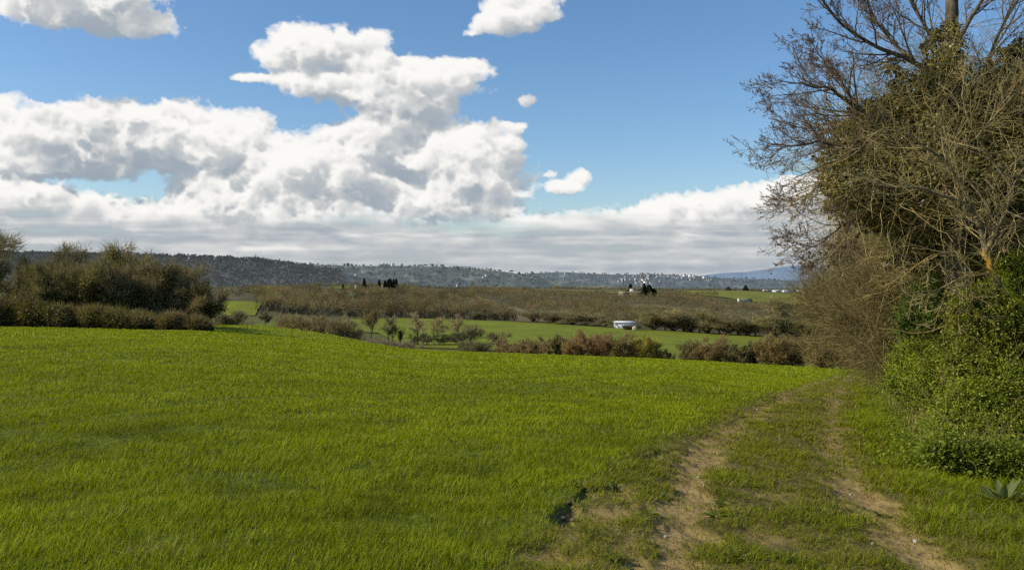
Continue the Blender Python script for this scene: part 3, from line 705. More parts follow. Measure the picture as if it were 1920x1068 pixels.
field_patch('valley_field', ([(1290, 1800), (1380, 1560), (1540, 1420)], [(1270, 2350), (1400, 2300), (1560, 1900)]), (.160, .170, .032), 530)
field_patch('valley_field', ([(985, 1950), (1060, 1850), (1160, 1820)], [(1010, 2500), (1080, 2500), (1190, 2500)]), (.135, .118, .045), 540)
field_patch('valley_field', ([(612, 1620), (645, 1600), (690, 1600)], [(618, 1800), (650, 1850), (690, 1850)]), (.125, .135, .030), 550)
field_patch('valley_field', ([(960, 700), (1000, 690), (1050, 685)], [(880, 1450), (888, 1400), (900, 1350)]), (.165, .130, .065), 560)
field_patch('farm_track', ([(955, 500), (1060, 530), (1195, 600)], [(955, 506), (1060, 536), (1195, 606)]), (.055, .060, .022), 570)
# ------------------------------------------------------------------ woods that read as one mass
def wood(name, label, px0, px1, Y0, Y1, space, hgt, n, col, W, seed, keep=None, var=.2, stemf=.25, front=0):
    global rng; save = rng; rng = np.random.default_rng(seed)
    a = Acc(); cnt = 0; Y = Y0; XY = []
    while Y < Y1:
        xs = np.arange((px0-CX)/F_PX*Y, (px1-CX)/F_PX*Y, space); xs = xs+rng.normal(0, space*.35, len(xs))
        ys = Y+rng.normal(0, space*.4, len(xs)); XY.append(np.stack([xs, ys], 1)); Y += space*(1+.25*(Y/1500))*1.25
    XY = np.concatenate(XY); px = CX+F_PX*XY[:, 0]/XY[:, 1]
    if keep is not None: XY = XY[keep(px, XY[:, 1])]
    z = Gz(XY[:, 0], XY[:, 1]); N = len(XY)
    H = hgt*(.65+.55*rng.random(N))*(1+.75*fbm(XY[:, 0]/55, XY[:, 1]/90, 3, seed)); R = H*(.36+.14*rng.random(N)); fr = XY[:, 1] < front; H[fr] *= 1.25
    tone = (1+var*rng.standard_normal(N)*.6+.5*var*fbm(XY[:, 0]/70, XY[:, 1]/150, 3, seed+5)*7)[:, None]
    base = np.asarray(col)*np.clip(tone, .5, 1.7)*(1+.08*rng.standard_normal((N, 3)))
    for _ in range(1):
        d = norm(rng.standard_normal((N, n, 3))); rr = rng.random((N, n))**.45
        P = np.stack([XY[:, 0][:, None]+d[..., 0]*rr*R[:, None], XY[:, 1][:, None]+d[..., 1]*rr*R[:, None], z[:, None]+H[:, None]*(.56+.36*d[..., 2]*rr)], -1)
        D = norm(d*.7+rng.standard_normal((N, n, 3))*.45+np.array([0, 0, .75])); L = (H[:, None]*(.10+.14*rng.random((N, n))))
        P = P-D*L[..., None]*.5
        strands(a, P.reshape(-1, 3), D.reshape(-1, 3), L.ravel(), (W*(.6+.8*rng.random((N, n)))).ravel(), np.repeat(base, n, 0), .22)
    stems = np.stack([XY[:, 0], XY[:, 1], z-.3], 1); k = max(1, int(1/stemf)) if stemf else 0
    if k:
        s = stems[::k]; strands(a, s, norm(np.array([[0, 0, 1.]])+.05*rng.standard_normal((len(s), 3))), H[::k]*.95, W*.9, (.075, .062, .048), .3)
    q = rng.random((N, 6, 3))*2-1
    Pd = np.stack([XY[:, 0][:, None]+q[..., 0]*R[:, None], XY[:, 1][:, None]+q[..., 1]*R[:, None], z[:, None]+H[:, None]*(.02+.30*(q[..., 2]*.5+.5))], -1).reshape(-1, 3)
    leaves(a, Pd, W*2.4, (.034, .031, .020))  # dark low leaves colour in the shade inside each tree
    if fr.any():
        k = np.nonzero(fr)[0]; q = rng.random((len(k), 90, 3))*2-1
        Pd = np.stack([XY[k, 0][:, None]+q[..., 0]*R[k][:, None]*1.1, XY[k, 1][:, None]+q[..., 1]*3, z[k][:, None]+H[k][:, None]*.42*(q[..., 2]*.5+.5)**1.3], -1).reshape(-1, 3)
        strands(a, Pd, norm(rng.standard_normal(Pd.shape)*.3+np.array([0, 0, 1.])), 2.6+0*Pd[:, 0], W*1.7, (.022, .022, .019), .3)  # near-black slivers painted as the shade along the wood's front foot
    rng = save
    o = link(name, a.mesh(name), M_FAR); tag(o, label, 'wood', kind='stuff'); return o
CORN = lambda px, Y: ~((px > 860) & (px < 1062) & (Y > 690) & (Y < 1450) & (np.abs(px-np.interp(Y, [690, 1450], [1003, 890])) < np.interp(Y, [690, 1450], [34, 11])))
wood('brown_wood', 'dense brown leafless wood on the slope beyond the valley field, dark along its foot', 470, 1010, 700, 1480, 12.5, 12.5, 130, (.100, .080, .042), .30, 601,
     lambda px, Y: ~((px > 545) & (px < 668) & (Y > 1230) & (Y < 1400)) & (fbm(px/26, Y/90, 3, 66) > -.36) & CORN(px, Y) & (px < np.interp(Y, [700, 1450], [1003, 890])) & (px > np.interp(Y, [700, 900, 1500], [480, 492, 430])), .30, .25, 742)
wood('poplar_wood', 'pale brown planted wood of thin upright trees right of the bright diagonal strip', 880, 1345, 670, 1800, 13, 11.0, 110, (.112, .090, .048), .30, 602,
     lambda px, Y: CORN(px, Y) & (px > np.interp(Y, [670, 1450, 1800], [1003, 890, 860])) & (Y > np.interp(px, [985, 1180, 1345], [700, 690, 650])) & ~((px > 1140) & (px < 1245) & (Y > 1500)) & ~((px > 985) & (px < 1180) & (Y > 1760)) & ~((px > 1175) & (Y > 1160) & (Y < 1270)), .16, .5)
wood('scrub_wood', 'low brown scrub filling the slope above the roadside trees on the right', 1330, 1700, 640, 1500, 12, 8.5, 110, (.112, .090, .052), .28, 603, lambda px, Y: Y < np.interp(px, [1330, 1400, 1540, 1700], [1750, 1480, 1380, 1300]), .16, .2)
wood('scrub_wood', 'thin brown scrub between the farmhouse conifers and the sloping green field', 1232, 1330, 1500, 2200, 13, 5.5, 64, (.135, .112, .064), .38, 604, lambda px, Y: px < np.interp(Y, [1500, 2200], [1340, 1270]), .16, .2)
wood('dark_wood', 'dark wood band below the left hill, above the small green field', 250, 770, 1000, 2300, 15, 9.5, 64, (.105, .092, .062), .5, 605,
     lambda px, Y: (Y > np.interp(px, [250, 480, 500, 560, 770], [1000, 1000, 1480, 1500, 1560])) & ~((px > 605) & (px < 700) & (Y > 1560) & (Y < 1900)) & ~((px > 455) & (px < 478) & (Y < 1150)), .22, .2)
wood('valley_wood', 'hazy grey brown tree belt along the foot of the far hills', 700, 1330, 1900, 3000, 22, 9, 26, (.082, .080, .064), .7, 606, lambda px, Y: ~((px > 975) & (px < 1200) & (Y < 2450)) & ~((px > 1255) & (Y < 2420)), .22, .2)
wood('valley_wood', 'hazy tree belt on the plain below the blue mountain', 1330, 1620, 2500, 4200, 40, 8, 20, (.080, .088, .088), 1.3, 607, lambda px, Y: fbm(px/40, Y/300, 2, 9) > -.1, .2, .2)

wood('tree_belt', 'belt of brown trees behind the pale field left of the farmhouse', 1035, 1200, 2430, 2600, 13, 10, 60, (.125, .105, .058), .7, 608)
field_patch('meadow', ([(1180, 1170), (1260, 1165), (1345, 1160)], [(1180, 1262), (1260, 1262), (1345, 1258)]), (.170, .150, .075), 571)
field_patch('meadow', ([(548, 1240), (610, 1235), (664, 1240)], [(552, 1390), (610, 1395), (660, 1390)]), (.130, .140, .040), 575)
# ------------------------------------------------------------------ single trees along the far edge of the valley field
GE = 'bare trees along the far edge of the valley field'
_vars = {}
def variant(kind, j, col, dk):
    key = (kind, j, col, dk)
    if key not in _vars:
        st, cr, T, S = shrub_meshes(1.0, .8 if kind != 'poplar' else .42, kind, 900+j)
        twig_fuzz(cr, T, S, 3600 if kind == 'bush' else 1900, .12, .010, np.array(col)*(1 if kind == 'bush' else 1.25))
        if dk:
            q = rng.integers(0, len(S), dk); leaves(cr, (S[q, :3]+rng.standard_normal((dk, 3))*.04)[S[q, 2] < .5], .05, (.022, .025, .014))
        _vars[key] = (st.mesh('trunk'), cr.mesh('crown'))
    return _vars[key]
ROADSIDE = [(985, 612, 34, 'first tree of the field edge, left end, beside the pale orchard strip'), (1012, 607, 36, 'bushy tree second from the left end of the field edge'),
 (1042, 604, 34, 'round dark tree before the poplar wood, third from the left'), (1075, 600, 34, 'tree with pale crown left of the long white building, three trees away from it'),
 (1105, 602, 34, 'dark low tree two trees left of the long white building'), (1134, 600, 36, 'dense tree touching the left end of the long white building'),
 (1171, 609, 22, 'small dark round tree standing before the white building, left of the two'), (1187, 610, 20, 'small dark round tree before the right part of the white building'),
 (1228, 588, 36, 'tall brown tree right of the white building'), (1248, 584, 46, 'spreading bare tree with dark fan of limbs, right of the white building'),
 (1285, 590, 44, 'brown tree between the spreading fan tree and the dense olive one'), (1312, 586, 46, 'dense olive brown tree in the middle of the right-hand tree row'),
 (1352, 598, 46, 'low domed dark tree in the right-hand row'), (1385, 594, 40, 'thin pale tree with visible trunk in the right-hand row'),
 (1416, 596, 46, 'dark low tree left of the tall hazy tree'), (1455, 568, 60, 'tall hazy tree rising above the right-hand row'),
 (1490, 600, 52, 'dark dense tree right of the tall hazy one'), (1528, 590, 56, 'brown tree next to the twiggy thicket of the near hedge'), (1568, 598, 60, 'last tree of the row, half hidden by the twiggy thicket')]
for i, (px, top, wpx, lab) in enumerate(ROADSIDE):
    Y = float(np.interp(px, [980, 1180, 1440, 1600], [700, 652, 610, 590])); 
    if px in (1171, 1187): Y = 628
    p = gpt(px, Y); h = EYE-(top-HY)/F_PX*Y-p[2]; wd = wpx/F_PX*Y
    kd = 'tree' if i % 3 != 1 else 'bush'
    st, cr = variant(kd, i % 5, [(.125, .106, .060), (.122, .106, .066), (.125, .110, .056)][i % 3] if px not in (1171, 1187) else (.06, .055, .03), 500 if i % 2 == 0 or px < 1200 else 160)
    r = put_plant('bare_tree', 'brown ' + lab if lab.startswith('tree') else lab, 'tree', GE, st, cr, (M_BARK, M_FAR), p-np.array([0, 0, .3]), i*1.3, (wd/.8*1.75, wd/.8*1.5, h*1.12))
GS = 'low scrub between the trees of the far field edge'
for i in range(17):
    px = 1000+37*i+rng.uniform(-8, 8); Y = float(np.interp(px, [980, 1180, 1440, 1600], [708, 660, 617, 597])); p = gpt(px, Y)
    if 1138 < px < 1216: continue
    st, cr = variant('bush', i % 5, (.135, .116, .068), 60); wd = 58/F_PX*Y
    put_plant('low_shrub', 'low brown scrub filling the gaps between the trees of the far field edge', 'shrub', GS, st, cr, (M_BARK, M_FAR), p-np.array([0, 0, .3]), i*.9, (wd/.8*1.2, wd/.8, (22+8*rng.random())/F_PX*Y))
# ------------------------------------------------------------------ evergreens
def conifer_mesh(h, w, col, seed, kind='cypress'):
    g = np.random.default_rng(seed); a = Acc(); n = 1500
    t = g.random(n)
    if kind == 'cypress': rad = w*.5*np.sin(PI*np.clip(t*.93+.05, 0, 1))**.55*(1-.35*t)
    elif kind == 'pine': rad = w*.5*np.sqrt(np.clip(1-((t-.78)/.22)**2, 0, 1)); t = .60+.4*t; rad = w*.5*np.sqrt(np.clip(1-((t-.8)/.21)**2, 0, 1))
    else: rad = w*.5*(1-t)**.7*(.75+.4*g.random(n))
    th = g.random(n)*2*PI; q = np.sqrt(g.random(n))**.5
    P = np.stack([np.cos(th)*rad*q, np.sin(th)*rad*q, t*h], 1)
    leaves(a, P, h*.075, col, .35, .6, 1.5)
    s = Acc(); tubes(s, [(0, 0, 0, 0, 0, h*.8, h*.02, h*.008)], 5, (.05, .04, .03))
    return s.mesh('trunk'), a.mesh('crown')
DKG = (.020, .028, .020)
def evergreen(name, label, px, base, top, wpx, Y, kind, group=None, col=DKG, seed=1):
    p = at(px, base, Y); gz = gpt(px, Y)
    if gz[2] < p[2] or base is None: pass
    h = (base-top)/F_PX*Y; st, cr = conifer_mesh(h, wpx/F_PX*Y, col, seed, kind)
    put_plant(name, label, 'tree', group, st, cr, (M_BARK, M_FAR), gz-np.array([0, 0, .2]))
    return gz
GP = 'row of dark cypresses beside the little far house'
for i, (px, top, wpx, lab) in enumerate([(722, 521, 7, 'short dark cypress opening the row on the left'), (728, 519, 7, 'dark cypress second in the row from the left'), (732, 517, 8, 'broad dark cypress in the middle of the row'),
   (738, 518, 6, 'slim dark cypress second from the right end of the row'), (743, 517, 6, 'slim dark cypress at the right end of the row')]):
    evergreen('cypress_tree', lab, px, 541, top, wpx, 1520, 'cypress', GP, seed=i)
evergreen('conifer_tree', 'dark pointed conifer right of the little white house on the knoll', 683, 537, 514, 10, 1530, 'fir', seed=11)
evergreen('conifer_tree', 'small dark conifer at the left side of the knoll', 643, 534, 522, 6, 1560, 'fir', seed=12)
evergreen('conifer_tree', 'dark conifer between the knoll house and the cypress row', 711, 535, 515, 9, 1560, 'fir', seed=13)
evergreen('conifer_tree', 'single dark round evergreen above the brown wood', 756, 556, 543, 11, 1330, 'fir', seed=14)
GF = 'dark conifers beside the farmhouse'
for i, (px, top, wpx, lab) in enumerate([(1208, 537, 13, 'tallest dark conifer of the clump right of the farmhouse, nearest to it'), (1217, 540, 18, 'broad dark conifer in the middle of the farmhouse clump'), (1226, 547, 15, 'lowest conifer of the clump, farthest from the farmhouse'),
   (1182, 541, 9, 'small dark tree right behind the farmhouse roof')]):
    evergreen('conifer_tree', lab, px, 562, top, wpx, 1640 if i < 3 else 1720, 'fir' if i == 0 else 'cypress', GF, seed=20+i)
evergreen('round_tree', 'dark round tree touching the right end of the long low house', 1407, 566, 558, 10, 1500, 'fir', seed=31)
evergreen('round_tree', 'dark round bush at the left end of the hilltop hedge on the green field', 1366, 542, 534, 14, 2330, 'fir', seed=32)
evergreen('round_tree', 'dark round tree on the far brow of the sloping green field', 1398, 545, 533, 14, 2320, 'fir', seed=33)
evergreen('round_tree', 'small dark round bush in the scrub left of the green slope', 1286, 556, 550, 10, 1800, 'fir', seed=34)
evergreen('round_tree', 'wider dark round bush by the lower corner of the green slope', 1308, 558, 552, 14, 1780, 'fir', seed=35)

# ------------------------------------------------------------------ hills and mountain
def ridge(name, sil, Y0, Y1, foot, colf, seed, rough=1.0, m=900, k=46):
    S = np.array(sil, float); px = np.linspace(S[0, 0], S[-1, 0], m); top = np.interp(px, S[:, 0], S[:, 1])
    top = top+fbm(px/30, px*0, 3, seed)*rough*1.6
    v = np.concatenate([np.linspace(0, 1, k), [1.06, 1.2]])[:, None]
    Y = Y0+(Y1-Y0)*v+px[None]*0
    zt = EYE-(top-HY)/F_PX*Y1; zf = EYE-(foot-HY)/F_PX*Y0
    s = np.clip(v, 0, 1); prof = s**.85
    z = zf+(zt-zf)[None]*prof-np.clip(v-1, 0, 1)*abs(Y1-Y0)*.25
    x = (px[None]-CX)/F_PX*Y
    z = z+fbm(x/260, Y/260, 4, seed+3)*rough*18*(np.sin(PI*np.clip(s, 0, 1))**.7)
    c = colf(px[None]+0*Y, s+0*px[None], x, Y)
    me = make_mesh(name, np.stack([x, Y, z], -1).reshape(-1, 3), None, grid_faces(len(v), m), np.clip(c, .005, 1).reshape(-1, 3), True)
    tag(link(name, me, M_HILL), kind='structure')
    return lambda pxq, sq: (lambda i, j: np.array([x[j, i], Y[j, i], z[j, i]]))(int(np.clip(np.interp(pxq, px, np.arange(m)), 0, m-1)), int(round(sq*(k-1))))
def patch_cols(dark, light, mid, seed, sx, sy, thr=.25):
    def f(px, s, x, Y):
        n = fbm(px/sx*1.6, s*sy*.7, 4, seed); ids = worley(px/sx+n*.5, s*sy+n*.4, seed+9)
        cell = vnoise(np.floor(px/sx*1.1+n)*3.3, np.floor(s*sy*1.3+n)*2.7+.5, seed+4)
        c = np.array(mid)*(1+.18*n[..., None])
        l = sstep(thr, thr+.12, cell+n*.2)[..., None]; c = c*(1-l)+np.array(light)*l
        h = sstep(.05, .35, fbm(px/14, s*22, 4, seed+7)+.35*sstep(.55, .75, ids))[..., None]
        return c*(1-h*.8)+np.array(dark)*h*.8
    return f
r_mtn = ridge('mountain', [(1150, 526), (1240, 523), (1310, 517), (1350, 512), (1400, 509.5), (1440, 504), (1470, 499.5), (1495, 497), (1515, 499), (1560, 505), (1620, 510), (1720, 516), (1900, 522)], 12000, 15500, 536, lambda px, s, x, Y: np.array([.17, .235, .325])*(1+.10*fbm(px/60, s*3, 4, 5)[..., None])*(1-.10*s[..., None]), 700, .5)  # mountain and far hills coloured bluish for the hazy air between
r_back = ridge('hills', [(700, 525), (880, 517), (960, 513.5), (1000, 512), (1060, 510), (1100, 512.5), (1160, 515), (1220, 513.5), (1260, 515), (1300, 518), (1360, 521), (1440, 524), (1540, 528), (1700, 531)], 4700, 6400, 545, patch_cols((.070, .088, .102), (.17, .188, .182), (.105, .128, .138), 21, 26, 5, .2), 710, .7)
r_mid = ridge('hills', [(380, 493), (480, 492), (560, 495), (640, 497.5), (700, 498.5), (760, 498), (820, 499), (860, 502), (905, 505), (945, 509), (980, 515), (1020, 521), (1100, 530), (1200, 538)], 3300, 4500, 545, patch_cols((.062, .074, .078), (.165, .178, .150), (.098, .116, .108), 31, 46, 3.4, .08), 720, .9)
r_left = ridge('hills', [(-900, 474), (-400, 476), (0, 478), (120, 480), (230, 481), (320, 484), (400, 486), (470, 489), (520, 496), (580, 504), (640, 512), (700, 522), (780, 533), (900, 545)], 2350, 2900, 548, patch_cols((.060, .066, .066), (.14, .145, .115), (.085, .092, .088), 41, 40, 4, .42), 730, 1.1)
def ridge_trees(rf, px0, px1, n, hgt, col, seed, smin=.0, name='hill_wood', label='', crest=.35, W=3.0):
    g = np.random.default_rng(seed); a = Acc(); PP = []; HH = []
    for i in range(n):
        s = 1.0 if g.random() < crest else g.uniform(smin, 1); PP.append(rf(g.uniform(px0, px1), s)); HH.append(hgt*(.5+g.random()*.9*(.6 if s < 1 else 1)))
    PP = np.array(PP); HH = np.array(HH)
    m = 22; d = norm(g.standard_normal((n, m, 3))); r = g.random((n, m))**.4
    P = PP[:, None]+np.stack([d[..., 0]*r*HH[:, None]*.62, d[..., 1]*r*HH[:, None]*.62, HH[:, None]*(.45+.5*d[..., 2]*r)], -1)
    cc = np.repeat(np.asarray(col)*(1+.25*g.standard_normal((n, 1))), m, 0)
    leaves(a, P.reshape(-1, 3), np.repeat(HH, m)*.34, np.clip(cc, .004, 1), .25)
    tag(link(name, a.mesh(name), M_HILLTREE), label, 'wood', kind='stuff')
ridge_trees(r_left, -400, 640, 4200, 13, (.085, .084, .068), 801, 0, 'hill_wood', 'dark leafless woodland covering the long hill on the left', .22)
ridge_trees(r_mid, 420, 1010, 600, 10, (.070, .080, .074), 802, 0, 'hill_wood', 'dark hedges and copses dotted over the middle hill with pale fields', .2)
ridge_trees(r_back, 900, 1560, 600, 11, (.080, .096, .104), 803, 0, 'hill_wood', 'trees coloured blue grey for hazy distance, scattered over the farthest hill with the village', .2)
# ------------------------------------------------------------------ buildings
def house(name, label, p, w, d, h, roofh, wall=(.62, .60, .55), roof=(.22, .13, .09), rz=0.0, group=None, cat='house', windows=0, detail=True):
    r = empty(name, p, rz); tag(r, label, cat, group)
    x, y = w/2, d/2
    V = [(-x, -y, -2), (x, -y, -2), (x, y, -2), (-x, y, -2), (-x, -y, h), (x, -y, h), (x, y, h), (-x, y, h), (-x, 0, h+roofh*.96), (x, 0, h+roofh*.96)]
    a = Acc(); a.add(V, [(4, 7, 8)][:0]+[(0, 0, 0)][:0]+[(7, 4, 8), (5, 6, 9)], [(0, 1, 5, 4), (1, 2, 6, 5), (2, 3, 7, 6), (3, 0, 4, 7)], wall); link('wall', a.mesh('wall'), M_PAINT, r)
    e = .35; z0 = h-.08; b = Acc()
    for s in (-1, 1):
        o = np.array([0, 0, .22]); q = [np.array(v) for v in [(-x-e, s*(y+e), z0), (x+e, s*(y+e), z0), (x+e, 0, h+roofh), (-x-e, 0, h+roofh)]]
        b.add([*q, *[v+o for v in q]], None, [(0, 1, 2, 3), (4, 5, 6, 7), (0, 1, 5, 4), (1, 2, 6, 5), (2, 3, 7, 6), (3, 0, 4, 7)], roof)
    link('roof', b.mesh('roof'), M_PAINT, r)
    for k in range(windows):
        wx = -x+w*(k+.5)/windows; hz = h*.55
        c = Acc(); c.add([(wx-.55, -y-.06, hz-.7), (wx+.55, -y-.06, hz-.7), (wx+.55, -y-.06, hz+.7), (wx-.55, -y-.06, hz+.7)], None, [(0, 1, 2, 3)], (.05, .05, .055)); link('window', c.mesh('window'), M_PAINT, r)
    return r
# long white building behind the far edge of the field
p = gpt(1175, 660); house('white_building', 'long low white building half hidden by small trees at the far edge of the field', p+np.array([0, 0, 1.8]), 19.5, 7, 3.0, .5, (.82, .82, .82), (.74, .74, .74), 0, None, 'building', 0)
p = gpt(1190, 622)
b = empty('hay_bale', p); tag(b, 'pale round bale lying at the field edge in front of the white building', 'bale')
a = Acc(); 
ang = np.linspace(0, 2*PI, 15)[:-1]; R_ = 1.7
rings = [(-1.5, .0), (-1.5, .9), (-1.35, 1), (1.35, 1), (1.5, .9), (1.5, .0)]
V = np.array([[yy_, R_*f*math.cos(t), R_+R_*f*math.sin(t)] for yy_, f in rings for t in ang]); V = np.stack([V[:, 1], V[:, 0], V[:, 2]], 1)
Q = [(i*14+j, i*14+(j+1) % 14, (i+1)*14+(j+1) % 14, (i+1)*14+j) for i in range(5) for j in range(14)]
a.add(V, None, Q, (.50, .43, .28)); link('straw', a.mesh('straw'), M_STONE, b)
# farmhouse on the rise
P0 = lambda px, row, Y: np.array([*gpt(px, Y)[:2], gpt(px, Y)[2]])
house('farmhouse', 'white two storey farmhouse block above yellow walled wings on the rise', gpt(1186, 1690)+np.array([0, 0, 6.5]), 9, 8, 5.6, 2, (.72, .72, .72), (.25, .18, .12), .1, 'farm buildings on the rise', 'house', 3)
house('farm_wing', 'long yellow farm wing with brown roof running right of the white block', gpt(1194, 1660)+np.array([0, 0, 5.0]), 32, 7, 3.2, 1.6, (.42, .36, .20), (.24, .20, .12), -.05, 'farm buildings on the rise', 'house', 6)
house('farm_wing', 'yellow stone farm wing left of the white block, lower at its end', gpt(1170, 1660)+np.array([0, 0, 4.6]), 20, 7, 3.2, 1.6, (.42, .36, .20), (.30, .25, .14), .08, 'farm buildings on the rise', 'house', 4)
house('low_house', 'long low house with one bright white gable at the lower edge of the green slope', gpt(1396, 1500)+np.array([0, 0, 1.4]), 22, 6, 3.2, 1.2, (.46, .42, .30), (.26, .23, .15), 0, None, 'house', 5)
house('white_shed', 'small bright white gabled shed at the left end of the long low house', gpt(1385.5, 1493)+np.array([0, 0, 1.4]), 4.0, 7, 5.2, 1.2, (.82, .82, .80), (.35, .3, .2), 0, None, 'shed', 1)
house('knoll_house', 'little house with bright white front and open dark doorway on the left knoll', gpt(669, 1560)+np.array([0, 0, 1.0]), 7, 7, 4.6, 1.6, (.66, .66, .66), (.25, .16, .12), .1, None, 'house', 2)
house('knoll_house', 'pale house wall just left of the dark cypress row', gpt(718, 1590)+np.array([0, 0, 2]), 6, 6, 4.6, 1.4, (.6, .6, .62), (.25, .16, .12), 0, None, 'house', 2)
# hilltop village and single far houses
g = np.random.default_rng(55)
GV = 'pale houses of the far hilltop village'
def far_house(rf, px, s, w, h, lab, grp, col=None, nm='village_house'):
    p = rf(px, s); c = col or tuple(np.array([.50, .50, .50])*g.uniform(.55, 1.25))
    house(nm, lab, p+np.array([0, -6, 0]), w, w*.8, h, h*.3, c, (.34, .27, .24), g.uniform(-.5, .5), grp)
vl = []
for k in range(46): vl.append((g.normal(1195, 17), np.clip(g.normal(.52, .15), .2, .84)))
for px, s in vl:
    far_house(r_back, px, s, g.uniform(8, 15), g.uniform(5, 9), 'tiny pale house in the dense left cluster of the hilltop village', GV+', left cluster')
for k in range(24):
    px = g.uniform(1225, 1335); far_house(r_back, px, np.clip(g.normal(.78, .10), .5, .92), g.uniform(8, 14), g.uniform(5, 8), 'tiny pale house strung along the ridge right of the village cluster', GV+', ridge')
for px, s, w, lab in [(1283, .97, 22, 'largest of the white ridge houses, left end of the bright group'), (1294, .93, 24, 'tall white block in the middle of the bright ridge group'), (1300, .98, 22, 'white block right of the tall one on the ridge'), (1320, .93, 22, 'white house at the right end of the bright ridge group'), (1206, .55, 18, 'bright white house at the lower edge of the village cluster'), (1210, .42, 18, 'lowest white house below the village cluster')]:
    far_house(r_back, px, s-.06, w*.9, 11, lab, GV+', bright ones', (.85, .84, .82))
for rf, px, s, w, lab in [(r_left, 345, .86, 9, 'white house high on the dark left hill, above the right end of the copse'), (r_left, 330, .78, 7, 'small white wall just below the hilltop house on the left hill'), (r_left, 358, .97, 11, 'pale hilltop house among trees on the dark left hill'), (r_left, 407, .62, 7, 'small white house alone halfway down the dark left hill'),
  (r_mid, 737, .97, 20, 'pale house group under the crest of the middle hill, left of the flat tree clump'), (r_mid, 791, .86, 10, 'small white house below the flat tree clump of the middle hill'), (r_mid, 912, .62, 13, 'white house on the right flank of the middle hill'), (r_mid, 907, .52, 12, 'lower white house on the right flank of the middle hill'), (r_mid, 858, .12, 12, 'white house at the foot of the middle hill'), (r_mid, 668, .5, 10, 'white villa on the left shoulder of the middle hill'), (r_back, 1060, .85, 13, 'single white house on the far hill left of the village')]:
    far_house(rf, px, s, w*.75, w*.5, lab, 'single houses on the far hills', (.68, .68, .66), 'hill_house')
GI = 'low industrial halls on the plain'
for px, Y, w, lab in [(1438, 3650, 30, 'pale industrial hall left of the largest one on the plain'), (1467, 3600, 58, 'largest long white industrial hall on the plain'), (1505, 3700, 46, 'pale long hall at the right end, near the twiggy thicket'), (1457, 2750, 24, 'white hall lower on the plain, left of two'), (1474, 2720, 20, 'white hall lower on the plain, right of two')]:
    p = gpt(px, Y); house('industrial_hall', lab, p+np.array([0, 0, 2.5]), w, 25, 3.2, .8, (.62, .63, .66), (.52, .53, .56), 0, GI, 'hall', 0)
# lattice mast on the left hill and the umbrella pine on the middle hill
p = r_left(480, 1.0); mst = empty('lattice_mast', p); tag(mst, 'thin grey lattice mast standing on the crest of the left hill', 'mast')
a = Acc(); o = []; Hm = 24.0
for sx, sy in ((-1, -1), (1, -1), (1, 1), (-1, 1)): o.append((sx*2.2, sy*2.2, 0, sx*.3, sy*.3, Hm, .3, .16))
for k in range(8):
    z0, z1 = Hm*k/8, Hm*(k+1)/8; w0, w1 = 2.2-1.9*k/8, 2.2-1.9*(k+1)/8
    for (a1, b1), (a2, b2) in (((-1, -1), (1, -1)), ((1, -1), (1, 1)), ((1, 1), (-1, 1)), ((-1, 1), (-1, -1))):
        o.append((a1*w0, b1*w0, z0, a2*w1, b2*w1, z1, .12, .12)); o.append((a2*w0, b2*w0, z0, a1*w1, b1*w1, z1, .12, .12))
tubes(a, o, 4, (.20, .21, .23), .05); link('lattice', a.mesh('lattice'), M_PAINT, mst)
c = Acc(); tubes(c, [(-4, 0, Hm*.78, 4, 0, Hm*.78, .2, .2), (-3, 0, Hm*.9, 3, 0, Hm*.9, .2, .2)], 4, (.2, .21, .23), .05); link('crossarm', c.mesh('crossarm'), M_PAINT, mst)
def hill_pine(px, rf, h, w, lab, nm='umbrella_pine', kind='pine'):
    st, cr = conifer_mesh(h, w, (.022, .028, .026), int(px), kind); put_plant(nm, lab, 'tree', None, st, cr, (M_BARK, M_FAR), rf(px, 1.0)-np.array([0, 0, 1.]))
hill_pine(960, r_mid, 13, 22, 'lone umbrella pine at the right end of the middle hill crest')
hill_pine(798, r_mid, 11, 26, 'flat dark pine, left one of the clump on the middle hill crest'); hill_pine(810, r_mid, 11, 26, 'flat dark pine, right one of the clump on the middle hill crest')
hill_pine(653, r_mid, 17, 14, 'dark pointed tree breaking the skyline left of the pale hill houses', 'conifer_tree', 'fir')
# ------------------------------------------------------------------ the big ivy-grown tree and the hedge on the right
def pblobs(L, Y):
    """ellipsoids from (px, row, rx, rz, depth offset)"""
    out = []
    for px, row, rx, rz, dy in L:
        c = at(px, row, Y+dy); out.append((c[0], c[1], c[2], rx/F_PX*(Y+dy), .5*(rx+rz)/F_PX*(Y+dy)*.9, rz/F_PX*(Y+dy)))
    return out
def twigs_from(out, Q, D, R, n, L, spread, P, t0=.15, r=None):
    for k in range(n):
        i = min(int(len(D)*(t0+(1-t0)*(k+random.random())/n)), len(D)-1)
        side = norm(np.cross(D[i], rng.standard_normal(3))); a = spread*(.6+.7*random.random())
        d = D[i]*math.cos(a)+side*math.sin(a); f = 1-.5*i/len(D)
        grow(out, Q[i], d, L*f*(.6+.7*random.random()), min(R[i]*.5, r or 9), 0, P)
def rel(o, origin):
    S = seg_arr(o); S[:, 0:3] -= origin; S[:, 3:6] -= origin; return S
Y2 = 14.0
base2 = np.array([*at(1800, 0, Y2)[:2], 0.0]); base2[2] = float(Gz(base2[:1], base2[1:2])[0])
big = empty('ivy_tree', base2); tag(big, 'big leafless tree smothered in ivy on the right, bare limbs reaching left over the field', 'tree')
random.seed(31); rng = np.random.default_rng(31)
trunk = []; fine = []
Q, D, R = limb(trunk, [base2-[0, 0, .2], at(1798, 560, Y2), at(1790, 380, Y2), at(1782, 200, Y2), at(1778, 90, Y2), at(1790, -40, Y2), at(1800, -260, Y2)], .24, .05)
